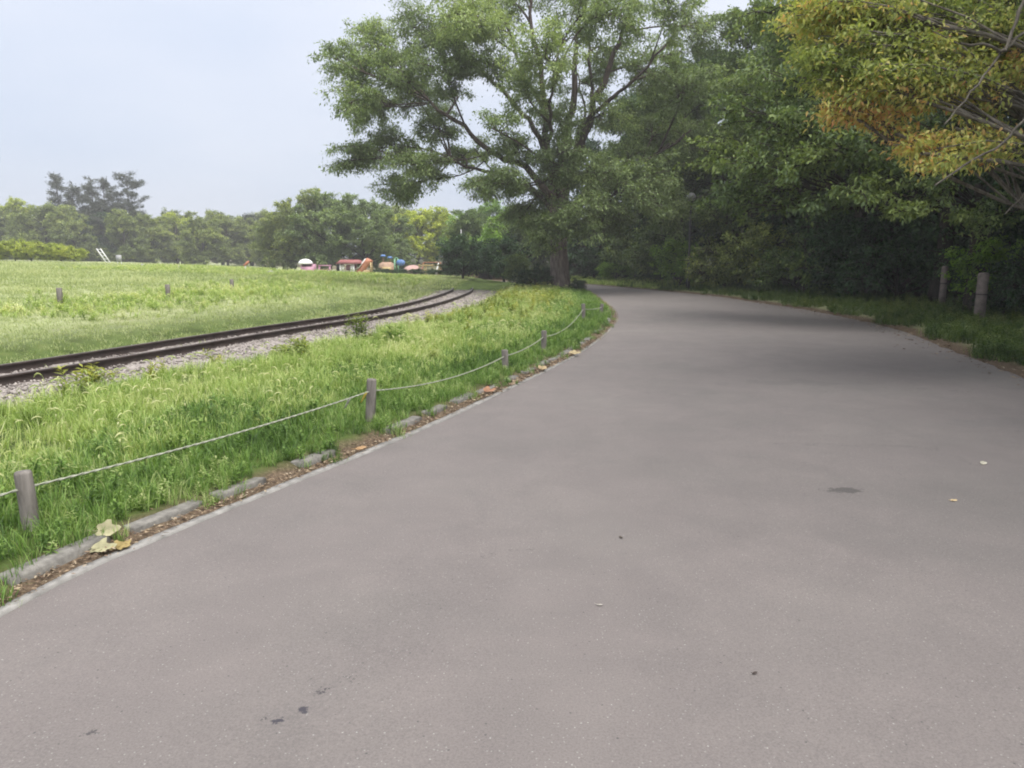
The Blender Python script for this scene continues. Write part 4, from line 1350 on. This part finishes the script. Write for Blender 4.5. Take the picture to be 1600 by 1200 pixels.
m, nt, out = new_mat('dry_leaf_bits')
c = ramp(nt, N(nt, 'ShaderNodeAttribute', attribute_name='tint').outputs['Fac'], [(0, (0.09, 0.06, 0.042)), (0.35, (0.18, 0.125, 0.085)), (0.7, (0.31, 0.23, 0.15)), (1, (0.42, 0.36, 0.26))])
principled(nt, out, c, 0.85, 0.15)
M['litter'] = m
n = 15000
k = RNG.integers(50, int(kk * 0.78), n)
o_ = np.clip(RNG.gamma(3.0, 0.038, n), 0.05, 0.36)
p2 = LF[k] + LFp[k] * o_[:, None] + RNG.uniform(-0.05, 0.05, (n, 2))
z = 0.02 + RNG.uniform(0, 0.018, n) + 0.05 * np.clip((o_ - 0.2) / 0.2, 0, 1)
sz = RNG.uniform(0.01, 0.038, n) * np.where(p2[:, 1] > 8, 1.5, 1)
tag(link('leaf_litter', litter_mesh('leaf_litter', np.concatenate([p2, z[:, None]], 1), sz, RNG.uniform(0, 1, n), m)), 'brown dry leaf litter lying along the kerb', 'leaf litter', kind='stuff')
n = 3500
k = RNG.integers(20, len(RIGHT) - 45, n)
RD = np.gradient(RIGHT, axis=0)
RD /= np.linalg.norm(RD, axis=1)[:, None]
RP = np.stack([RD[:, 1], -RD[:, 0]], 1)
o_ = RNG.normal(0.2, 0.35, n)
p2 = RIGHT[k] + RP[k] * o_[:, None]
z = np.where(o_ < 0.05, 0.012, ground_z(p2[:, 0], p2[:, 1]) + 0.02)
tag(link('leaf_litter', litter_mesh('leaf_litter', np.concatenate([p2, z[:, None]], 1), RNG.uniform(0.03, 0.08, n), RNG.uniform(0, 1, n) ** 1.3, m)), 'scattered dry leaves along the wooded road edge', 'leaf litter', kind='stuff')


# single fallen leaves
def fallen_leaf(x, y, size, col, label, z=0.02, curl=0.25, rz=0.0, lobed=True, tilt=0.0, seed=0, group=None):
    rng_ = np.random.default_rng(seed)
    nn = 22
    th_ = np.linspace(0, 2 * math.pi, nn, endpoint=False)
    rr_ = 0.5 + (0.09 * np.cos(5 * th_) + 0.05 * np.cos(3 * th_ + 1) if lobed else 0) + 0.10 * np.cos(th_) + rng_.normal(0, 0.035, nn)
    wy = 0.8 if lobed else 0.5
    ring = np.stack([rr_ * np.cos(th_), rr_ * np.sin(th_) * wy], 1)
    ring2 = ring * 0.55
    hgt = lambda p: curl * (np.abs(p[:, 1]) ** 1.3 * 0.9 + 0.5 * np.clip(p[:, 0], 0, 1) ** 2) + rng_.normal(0, 0.02, len(p))
    v = np.concatenate([np.concatenate([ring, hgt(ring)[:, None]], 1), np.concatenate([ring2, hgt(ring2)[:, None] * 0.9], 1), [[0, 0, 0]]]) * size
    q = [(i, (i + 1) % nn, nn + (i + 1) % nn, nn + i) for i in range(nn)]
    t_ = [(nn + i, nn + (i + 1) % nn, 2 * nn) for i in range(nn)]
    o = thing('fallen_leaf', label, 'leaf', (x, y, z), rz, group)
    o.rotation_euler = (tilt, 0, rz)
    key = 'leaf_%d_%d_%d' % tuple(int(c_ * 100) for c_ in col)
    if key not in M:
        M[key] = plain_mat(key, col, 0.75, 0.3, 14, 0.2, 0, 0.002)
    link('blade', mesh_np('blade', v, q, t_, None, True, (M[key],)), o)
    mb_ = MB()
    mb_.tube(np.array([(0, 0, 0.002), (-0.45 * size, 0.0, 0.004), (-0.8 * size, 0.05 * size, 0.01)]), 0.012 * size + 0.0008, 4)
    link('stalk', mb_.mesh('stalk', M[key]), o)
    return o


fallen_leaf(-2.28, 3.98, 0.115, (0.3, 0.28, 0.17), 'large pale cream leaf propped against the kerb grass', 0.085, 0.5, 0.35, True, 0.75, 1)
fallen_leaf(-2.24, 3.84, 0.12, (0.29, 0.275, 0.165), 'large pale crumpled leaf lying in the gutter litter', 0.035, 0.4, 0.4, True, 0.35, 2)
fallen_leaf(-2.15, 3.88, 0.10, (0.26, 0.2, 0.08), 'yellow orange leaf beside the pale crumpled leaf', 0.03, 0.35, 1.4, True, 0.25, 3)
fallen_leaf(-2.36, 3.80, 0.06, (0.34, 0.31, 0.19), 'small folded cream leaf left of the pale crumpled leaf', 0.06, 0.6, 2.9, False, 0.4, 4)
fallen_leaf(-1.25, 5.95, 0.10, (0.36, 0.23, 0.12), 'orange leaf on the litter below the second fence post', 0.04, 0.4, 0.8, False, 0.2, 5)
fallen_leaf(-0.28, 8.55, 0.14, (0.28, 0.15, 0.09), 'reddish leaf on the litter beyond the second fence post', 0.05, 0.5, 0.5, True, 0.3, 6)
fallen_leaf(0.42, 10.3, 0.16, (0.34, 0.26, 0.15), 'tan leaf at the road edge near the third fence post', 0.05, 0.5, 1.1, True, 0.3, 7)
fallen_leaf(1.0, 11.95, 0.17, (0.36, 0.29, 0.17), 'pale tan leaf at the road edge near the fourth fence post', 0.05, 0.5, 0.2, True, 0.3, 8)
fallen_leaf(3.64, 5.57, 0.085, (0.48, 0.45, 0.36), 'pale oval leaf lying alone on the asphalt', 0.022, 0.25, 0.9, False, 0.1, 9)
fallen_leaf(2.89, 4.68, 0.055, (0.52, 0.40, 0.24), 'small tan leaf on the asphalt near the dark patch', 0.022, 0.3, 0.4, False, 0.1, 10)
fallen_leaf(0.40, 3.20, 0.028, (0.40, 0.37, 0.33), 'tiny pale leaf bit in the middle of the road', 0.022, 0.3, 0.1, False, 0.0, 11)
fallen_leaf(0.93, 2.63, 0.026, (0.07, 0.055, 0.05), 'tiny dark leaf bit on the near asphalt', 0.022, 0.4, 0.6, False, 0.0, 12)
fallen_leaf(0.62, 4.03, 0.03, (0.08, 0.065, 0.05), 'dark twig like leaf scrap in the road centre', 0.022, 0.4, 1.9, False, 0.0, 13)

# ------------------------------------------------------------------ rope fence
m_post = bark_mat('post_wood', (0.10, 0.088, 0.078), (0.30, 0.275, 0.25))
m_rope = plain_mat('rope_fibre', (0.33, 0.34, 0.27), 0.9, 0.25, 40, 0.1)
fence = thing('rope_fence', 'low rope fence of weathered round posts along the grass verge', 'fence', (-2.73, 4.05, 0.0))
fl = Vector(fence.location)
posts = [(-4.05, 1.15, 0.34, 0), (-2.74, 4.05, 0.34, -0.04), (-1.345, 6.9, 0.40, 0.07), (-0.09, 9.9, 0.30, -0.03), (0.51, 12.0, 0.35, 0.02), (1.68, 17.5, 0.43, -0.03), (2.33, 19.6, 0.30, 0.1)]
tops_ = []
for i, (x, y, top, ln) in enumerate(posts):
    zb = gz(x, y)
    mb = MB()
    r_ = 0.046
    mb.tube([(0, 0, -0.15), (0, 0, 0.0), (0.002, 0, top * 0.5), (0, 0, top - 0.012), (0, 0, top)], [r_ * 1.03, r_ * 1.02, r_, r_ * 0.98, r_ * 0.86], 14)
    p = link('post', mb.mesh('post', m_post, False), fence, (x - fl.x, y - fl.y, zb))
    p.rotation_euler = (0.0, ln * 1.3, random.uniform(0, 6))
    p.rotation_euler = (random.uniform(-.02, .02), ln, 0)
    tops_.append(np.array([x + ln * top * 0.7, y, zb + top * 0.72]))
for i in range(len(posts) - 1):
    a, b = tops_[i], tops_[i + 1]
    L_ = np.linalg.norm(b - a)
    f = np.linspace(0, 1, 26)
    sag = [0.03, 0.035, 0.09, 0.04, 0.14, 0.03][i]
    pts = a[None] * (1 - f)[:, None] + b[None] * f[:, None]
    pts[:, 2] -= sag * 4 * f * (1 - f)
    mb = MB()
    # two laid strands twisted round each other
    ff = np.linspace(0, 1, 160)
    P_ = np.stack([np.interp(ff, f, pts[:, j]) for j in range(3)], 1)
    side = unit(np.cross(b - a, np.array([0, 0, 1.0])))
    for ph in (0, math.pi):
        w = ff * L_ / 0.05 * 2 * math.pi / 3 + ph
        mb.tube(P_ + (side[None] * np.cos(w)[:, None] + np.array([[0, 0, 1.0]]) * np.sin(w)[:, None]) * 0.0032 - np.array(fl), 0.0052, 5)
    link('rope', mb.mesh('rope', m_rope, True), fence)
m_tie = plain_mat('tie_yellow', (0.5, 0.4, 0.07), 0.6, 0.2)
for (fx, zc) in ((0.975, -0.02), (0.90, -0.03)):
    p = tops_[1] * (1 - fx) + tops_[2] * fx + np.array([0, 0, -0.035 * 4 * fx * (1 - fx)])
    mb = MB()
    mb.tube(bez(p, p + np.array([-0.02, 0, -0.05]), p + np.array([-0.055, 0.01, -0.10]), 5) - np.array(fl), [0.012, 0.013, 0.010, 0.007, 0.004], 5)
    link('rope_tie', mb.mesh('rope_tie', m_tie if fx > 0.95 else m_rope, True), fence)

# ------------------------------------------------------------------ posts in the field and in the wood verge
for (x, y, h, lb) in ((-10.61, 17.58, 0.42, 'weathered grey post on the mound, nearest to the left picture edge'),
                      (-9.62, 20.97, 0.38, 'weathered grey post on the mound, second from the left picture edge'),
                      (-9.69, 25.99, 0.34, 'weathered grey post on the mound, farthest of the three')):
    o = thing('field_post', lb, 'post', (x, y, gz(x, y)), 0, 'posts on the mound')
    mb = MB()
    mb.tube([(0, 0, -0.2), (0, 0, h * .5), (0, 0, h - 0.01), (0, 0, h)], [0.065, 0.064, 0.062, 0.052], 12)
    link('shaft', mb.mesh('shaft', m_post), o)
    mb = MB()
    mb.tube([(-0.075, 0, h * .72), (0.075, 0, h * .72)], 0.008, 6)
    link('rope_hook', mb.mesh('rope_hook', m_rail), o)
m_pale = plain_mat('pale_post', (0.22, 0.18, 0.165), 0.85, 0.35, 7, 0.2, 0, 0.006)
for (x, y, h, r_, lb) in ((10.65, 17.0, 1.08, 0.115, 'stout pale post standing in the shaded verge by the wood'), (12.35, 21.5, 1.1, 0.09, 'thin pale post standing deeper in the shaded verge')):
    o = thing('bollard', lb, 'post', (x, y, gz(x, y)), 0, 'pale posts in the verge')
    mb = MB()
    mb.tube([(0, 0, -0.2), (0, 0, h * .5), (0, 0, h - 0.05), (0, 0, h - 0.015), (0, 0, h)], [r_, r_, r_, r_ * 0.9, r_ * 0.6], 16)
    link('shaft', mb.mesh('shaft', m_pale, False), o)
    mb = MB()
    mb.tube([(0, 0, h * .55 - 0.012), (0, 0, h * .55 + 0.012)], r_ * 1.03, 16)
    link('band', mb.mesh('band', m_rail), o)

# weed shrubs by the track
PROTO['weed'] = None
for (x, y, s_, seed, lb, mt) in ((-2.75, 13.2, 0.75, 61, 'leafy dark weed shrub growing at the edge of the ballast', m_g_weed), (-4.9, 8.6, 0.6, 62, 'yellowish tall weed growing at the ballast near the left picture edge', m_g_weed),
                                 (-2.0, 12.6, 0.6, 63, 'small broad weed in the long grass beside the ballast shrub', m_g_near), (-3.0, 10.2, 0.55, 64, 'slender yellow green weed standing alone above the long grass', m_g_weed)):
    rng_ = np.random.default_rng(seed)
    stems, leaves_ = MB(), []
    o = thing('weed_plant', lb, 'weed', (x, y, gz(x, y)))
    parts = []
    for j in range(11):
        v, q, t_, ti = weed_stem(rng_, rng_.uniform(0.35, 0.62) * s_, 20, 0.14)
        v = v + np.array([rng_.normal(0, .11), rng_.normal(0, .11), 0])
        parts.append((v, q, t_, ti))
    # stems occupy the first 15 vertices and 12 quads of each
    sv_ = [(p_[0][:15], p_[1][:12], p_[2], p_[3][:15]) for p_ in parts]
    lv_ = [(p_[0][15:], p_[1][12:] - 15, p_[2], p_[3][15:]) for p_ in parts]
    v, q, t_, ti = merge(sv_)
    link('stems', mesh_np('stems', v, q, None, {'tint': ti}, False, (mt,)), o)
    v, q, t_, ti = merge(lv_)
    link('leaves', mesh_np('leaves', v, q, None, {'tint': ti}, False, (mt,)), o)

# ------------------------------------------------------------------ lamp, mast
m_dark = plain_mat('lamp_metal', (0.03, 0.032, 0.033), 0.5, 0.2, 5, 0.4, 0.3)
m_white = plain_mat('white_paint', (0.75, 0.75, 0.73), 0.5, 0.08, 3)
m_globe = plain_mat('lamp_globe', (0.24, 0.24, 0.235), 0.35, 0.1, 3, 0.5)
lx, ly = 8.05, 34.4
o = thing('street_lamp', 'dark park lamp with pale globe half hidden in the foliage', 'lamp', (lx, ly, gz(lx, ly)))
mb = MB()
mb.tube([(0, 0, -0.2), (0, 0, 0.5), (0, 0, 0.55), (0, 0, 3.9)], [0.09, 0.09, 0.055, 0.045], 10)
link('pole', mb.mesh('pole', m_dark, False), o)
mb = MB()
zz = np.linspace(0, math.pi, 9)
mb.tube(np.stack([zz * 0, zz * 0, 4.12 - 0.2 * np.cos(zz)], 1), 0.2 * np.sin(zz) + 0.004, 14)
link('globe', mb.mesh('globe', m_globe, True), o)
mb = MB()
mb.tube([(0, 0, 3.88), (0, 0, 3.95)], [0.07, 0.11], 10)
link('collar', mb.mesh('collar', m_dark), o)
mxx, myy = (722 - 800) / 1164 * 51, 51
o = thing('mast', 'thin white mast with a crossbar in front of the far trees', 'mast', (mxx, myy, gz(mxx, myy)))
mb = MB()
mb.tube([(0, 0, -0.2), (0, 0, 3.2)], [0.06, 0.045], 8)
link('pole', mb.mesh('pole', m_globe), o)
mb = MB()
mb.box((0, -0.08, 2.3), (0.22, 0.06, 0.75))
link('panel', mb.mesh('panel', m_globe), o)

# ------------------------------------------------------------------ playground beyond the crest
PGY = 60.0


def pgx(u, Y=PGY):
    return (u - 800) / 1164 * Y


m_red = plain_mat('red_roof', (0.280, 0.101, 0.095), 0.5, 0.2, 2)
m_orange = plain_mat('orange_plastic', (0.412, 0.170, 0.097), 0.4, 0.12, 2)
m_yellow = plain_mat('yellow_panel', (0.406, 0.305, 0.147), 0.5, 0.15, 2)
m_blue = plain_mat('blue_panel', (0.099, 0.189, 0.414), 0.45, 0.12, 2)
m_pink = plain_mat('pink_panel', (0.412, 0.221, 0.288), 0.5, 0.15, 2)
m_tan = plain_mat('tan_timber', (0.36, 0.24, 0.17), 0.8, 0.25, 3)
m_green = plain_mat('green_post', (0.18, 0.36, 0.22), 0.5, 0.15, 2)
m_brown = plain_mat('brown_beam', (0.24, 0.11, 0.06), 0.7, 0.25, 3)


def pg(name, label, u, Y=PGY, cat='play equipment'):
    x = pgx(u, Y)
    t_ = thing(name, label, cat, (x, Y, gz(x, Y)), 0, 'playground equipment')
    t_.scale = (0.92, 0.92, 0.66)
    return t_


def part(o, name, mat, *ops, smooth=False):
    mb_ = MB()
    for op in ops:
        kind_, args = op[0], op[1:]
        getattr(mb_, kind_)(*args)
    return link(name, mb_.mesh(name, mat, smooth), o)


# pink hut with a white dome
o = pg('play_hut', 'pink play hut with a white dome roof', 486)
part(o, 'wall', m_pink, ('box', (0, 0.45, 0.6), (1.1, 0.08, 1.2)))
part(o, 'wall', m_pink, ('box', (-0.5, 0, 0.6), (0.08, 0.82, 1.2)))
part(o, 'wall', m_pink, ('box', (0.5, 0, 0.6), (0.08, 0.82, 1.2)))
part(o, 'wall', m_pink, ('box', (0, -0.45, 0.45), (1.1, 0.08, 0.9)))
zz = np.linspace(0, math.pi / 2, 7)
part(o, 'roof', m_white, ('tube', np.stack([zz * 0 - 0.25, zz * 0, 1.2 + 0.62 * np.sin(zz)], 1), 0.62 * np.cos(zz) + 0.01, 14), smooth=True)
o = pg('play_bench', 'low pink rail bench beside the pink hut', 511)
part(o, 'seat', m_pink, ('box', (0, 0, 1.02), (1.1, 0.4, 0.12)))
for sx in (-.45, .45):
    part(o, 'leg', m_pink, ('box', (sx, 0, 0.48), (0.1, 0.36, 0.96)))
part(o, 'stretcher', m_tan, ('box', (0, 0, 0.55), (0.8, 0.08, 0.12)))
# red roofed shelter on white posts
o = pg('play_shelter', 'red roofed play shelter on white posts', 550)
mb = MB()
v = [(-1.1, -0.8, 1.25), (1.1, -0.8, 1.25), (1.1, 0.8, 1.25), (-1.1, 0.8, 1.25), (-0.8, 0, 1.75), (0.9, 0, 1.75)]
mb.add(v, [(0, 1, 5, 4), (2, 3, 4, 5), (3, 2, 1, 0)], [(1, 2, 5), (3, 0, 4)])
link('roof', mb.mesh('roof', m_red), o)
for (sx, sy) in ((-.7, -.6), (.45, -.6), (-.7, .6), (.45, .6)):
    part(o, 'post', m_white, ('box', (sx, sy, 0.62), (0.12, 0.12, 1.245)))
for sx in (-.5, .25):
    part(o, 'panel', m_white, ('box', (sx, -0.55, 0.75), (0.22, 0.05, 0.8)))
part(o, 'back_panel', m_pink, ('box', (0.0, 0.55, 0.8), (0.9, 0.05, 0.7)))
# orange slide
o = pg('slide', 'orange playground slide with pale rails', 574)
part(o, 'chute', m_orange, ('tube', [(0.42, 0, 1.75), (0.15, 0, 1.4), (-0.2, 0, 0.75), (-0.55, -0.1, 0.25), (-0.8, -0.1, 0.15)], 0.33, 10), smooth=True)
part(o, 'rail', m_white, ('tube', [(0.1, -0.42, 1.85), (-0.45, -0.45, 0.85), (-0.8, -0.45, 0.55)], 0.045, 6))
part(o, 'rail', m_white, ('tube', [(0.1, 0.42, 1.85), (-0.45, 0.45, 0.85), (-0.8, 0.45, 0.55)], 0.045, 6))
for sy in (-.3, .3):
    part(o, 'leg', m_yellow, ('box', (0.5, sy, 0.7), (0.1, 0.1, 1.4)))
part(o, 'base', m_yellow, ('box', (0.0, 0, 0.25), (1.1, 0.5, 0.5)))
# play tower with blue roofs
o = pg('play_tower', 'tan and yellow play tower with small blue roofs', 607)
part(o, 'base', m_tan, ('box', (0, 0, 0.75), (1.2, 1.0, 1.5), 0, 0.25))
part(o, 'panel', m_yellow, ('box', (0.08, -0.53, 0.62), (0.75, 0.05, 0.62)))
for (sx, zt) in ((-0.3, 2.25), (0.28, 2.05)):
    part(o, 'post', m_tan, ('box', (sx, 0, zt - 0.4), (0.1, 0.1, 0.8)))
    part(o, 'roof', m_blue, ('box', (sx, 0, zt), (0.42, 0.5, 0.26), 0.2, 0.1))
o = pg('jungle_gym', 'green posted climbing frame with a round blue panel', 624)
for sx in (-.28, .02):
    part(o, 'post', m_green, ('tube', [(sx, 0, -0.1), (sx, 0, 1.85)], 0.07, 8))
part(o, 'arch', m_green, ('tube', bez(np.array([-0.28, 0, 1.8]), np.array([-0.13, 0, 2.2]), np.array([0.02, 0, 1.8]), 7), 0.05, 8))
part(o, 'disc', m_blue, ('tube', [(0.25, -0.1, 1.4), (0.25, 0.0, 1.4)], 0.38, 16))
part(o, 'step', m_green, ('box', (-0.13, 0, 0.5), (0.3, 0.3, 0.08)))
o = pg('climbing_mound', 'low pinkish climbing mound beside the round blue panel', 647)
zz = np.linspace(0, 1, 7)
part(o, 'dome', plain_mat('mound_rubber', (0.42, 0.27, 0.24), 0.8, 0.2, 2), ('tube', np.stack([zz * 0, zz * 0, -0.1 + 1.2 * np.sin(zz * math.pi / 2)], 1), 1.0 * np.cos(zz * math.pi / 2) + 0.02, 16), smooth=True)
part(o, 'grip', m_yellow, ('box', (0.1, -0.75, 0.62), (0.16, 0.2, 0.14)))
# swing frame
o = pg('swing_frame', 'brown swing frame with one white leg', 677)
part(o, 'beam', m_brown, ('tube', [(-0.75, 0, 1.72), (0.7, 0, 1.72)], 0.07, 8))
for (x0, x1, mt) in ((-0.75, -1.0, m_brown), (0.55, 0.25, m_white), (0.7, 0.85, m_brown)):
    part(o, 'leg', mt, ('tube', [(x0, 0, 1.72), (x1, -0.4, -0.1)], 0.06, 8))
    part(o, 'leg', mt, ('tube', [(x0, 0, 1.72), (x1, 0.4, -0.1)], 0.06, 8))
part(o, 'seat', m_dark, ('box', (-0.2, 0, 0.6), (0.4, 0.16, 0.05)))
for sx in (-.38, -.02):
    part(o, 'chain', m_rail, ('tube', [(sx, 0, 0.6), (sx, 0, 1.7)], 0.012, 4))
# low pale fence and clipped hedge in front
o = thing('low_fence', 'low pale yellow fence in front of the swing frame', 'fence', (pgx(682, 57), 57, gz(pgx(682, 57), 57)))
part(o, 'rail', m_yellow, ('box', (0, 0, 0.75), (2.6, 0.06, 0.1)))
part(o, 'rail', m_yellow, ('box', (0, 0, 0.4), (2.6, 0.06, 0.1)))
for i in range(6):
    part(o, 'post', m_yellow, ('box', (-1.25 + i * 0.5, 0.07, 0.4), (0.08, 0.08, 0.85)))
for i, u in enumerate((598, 625, 652, 680, 706)):
    x = pgx(u, 54)
    place('bush_b', 'bush', f'low clipped bush before the playground, {ORD[i]} from the left', 'bush', x, 54, 0.62, 'leaf_dark', 'low bushes before the playground', 0.62)
# small things on the lawn's far edge
o = thing('white_ladder', 'slanted white ladder frame at the far lawn edge', 'ladder', (-29.02, 53.7, gz(-29.02, 53.7)))
for dx in (-.14, .14):
    part(o, 'rail', m_white, ('tube', [(dx - 0.3, 0, 1.0), (dx + 0.35, 0, -0.05)], 0.035, 6))
for i in range(5):
    f = i / 4
    part(o, 'rung', m_white, ('tube', [(-0.42 + 0.6 * f, 0, 0.95 - 0.9 * f), (-0.16 + 0.6 * f, 0, 0.95 - 0.9 * f)], 0.02, 5))
o = thing('sign_board', 'small grey sign board right of the white ladder', 'sign', (-25.08, 48.2, gz(-25.08, 48.2)))
part(o, 'board', plain_mat('sign_grey', (0.34, 0.34, 0.35), 0.6, 0.1), ('box', (0, 0, 0.42), (0.34, 0.04, 0.4)))
for sx in (-.12, .12):
    part(o, 'leg', m_white, ('box', (sx, 0.04, 0.15), (0.04, 0.04, 0.5)))
for (u, Y, s_, lb) in ((230, 46.0, 0.17, 'pale boulder at the far lawn edge, nearest the sign board'), (285, 45.0, 0.13, 'pale boulder at the far lawn edge, between two others'), (330, 44.0, 0.1, 'pale small boulder at the far lawn edge'), (427, 41.0, 0.2, 'whitish boulder on the crest left of the pink hut')):
    rng_ = np.random.default_rng(u)
    n = 10
    th = np.linspace(0, 2 * math.pi, n, endpoint=False)
    vs = []
    for f, rr_ in ((-0.2, 1.0), (0.25, 0.95), (0.6, 0.7), (0.8, 0.35)):
        r_ = rr_ * (1 + rng_.normal(0, 0.08, n))
        vs.append(np.stack([np.cos(th) * r_, np.sin(th) * r_ * 0.7, np.full(n, f) + rng_.normal(0, 0.04, n)], 1))
    vs = np.concatenate(vs + [np.array([[0, 0, 0.84]])]) * s_
    q = [(r * n + i, r * n + (i + 1) % n, (r + 1) * n + (i + 1) % n, (r + 1) * n + i) for r in range(3) for i in range(n)]
    t_ = [(3 * n + i, 3 * n + (i + 1) % n, 4 * n) for i in range(n)]
    x = pgx(u, Y)
    tag(link('boulder', mesh_np('boulder', vs, q, t_, None, False, (m_globe,)), None, (x, Y, gz(x, Y))), lb, 'rock', 'pale boulders at the lawn edge')
o = thing('spring_rider', 'small orange spring rider at the far end of the lawn', 'play equipment', (-15.26, 43.3, gz(-15.26, 43.3)), 0, 'playground equipment')
o.scale = (0.42, 0.42, 0.42)
part(o, 'body', m_orange, ('tube', [(-0.35, 0, 0.75), (0.0, 0, 0.95), (0.4, 0, 1.35)], [0.12, 0.2, 0.13], 8), smooth=True)
part(o, 'spring', m_white, ('tube', [(-0.1, 0, -0.1), (-0.1, 0, 0.9)], 0.08, 8))

# ------------------------------------------------------------------ hazy air round the whole place
m, nt, out = new_mat('haze_air')
pv = nt.nodes.new('ShaderNodeVolumePrincipled')
pv.inputs['Color'].default_value = (0.97, 0.97, 0.97, 1)
pv.inputs['Density'].default_value = 0.0014
pv.inputs['Anisotropy'].default_value = 0.0
nt.links.new(pv.outputs['Volume'], out.inputs['Volume'])
mb = MB()
mb.box((0, 210, 8.5), (660, 620, 24))
hz_o = tag(link('haze', mb.mesh('haze', m)), kind='stuff')
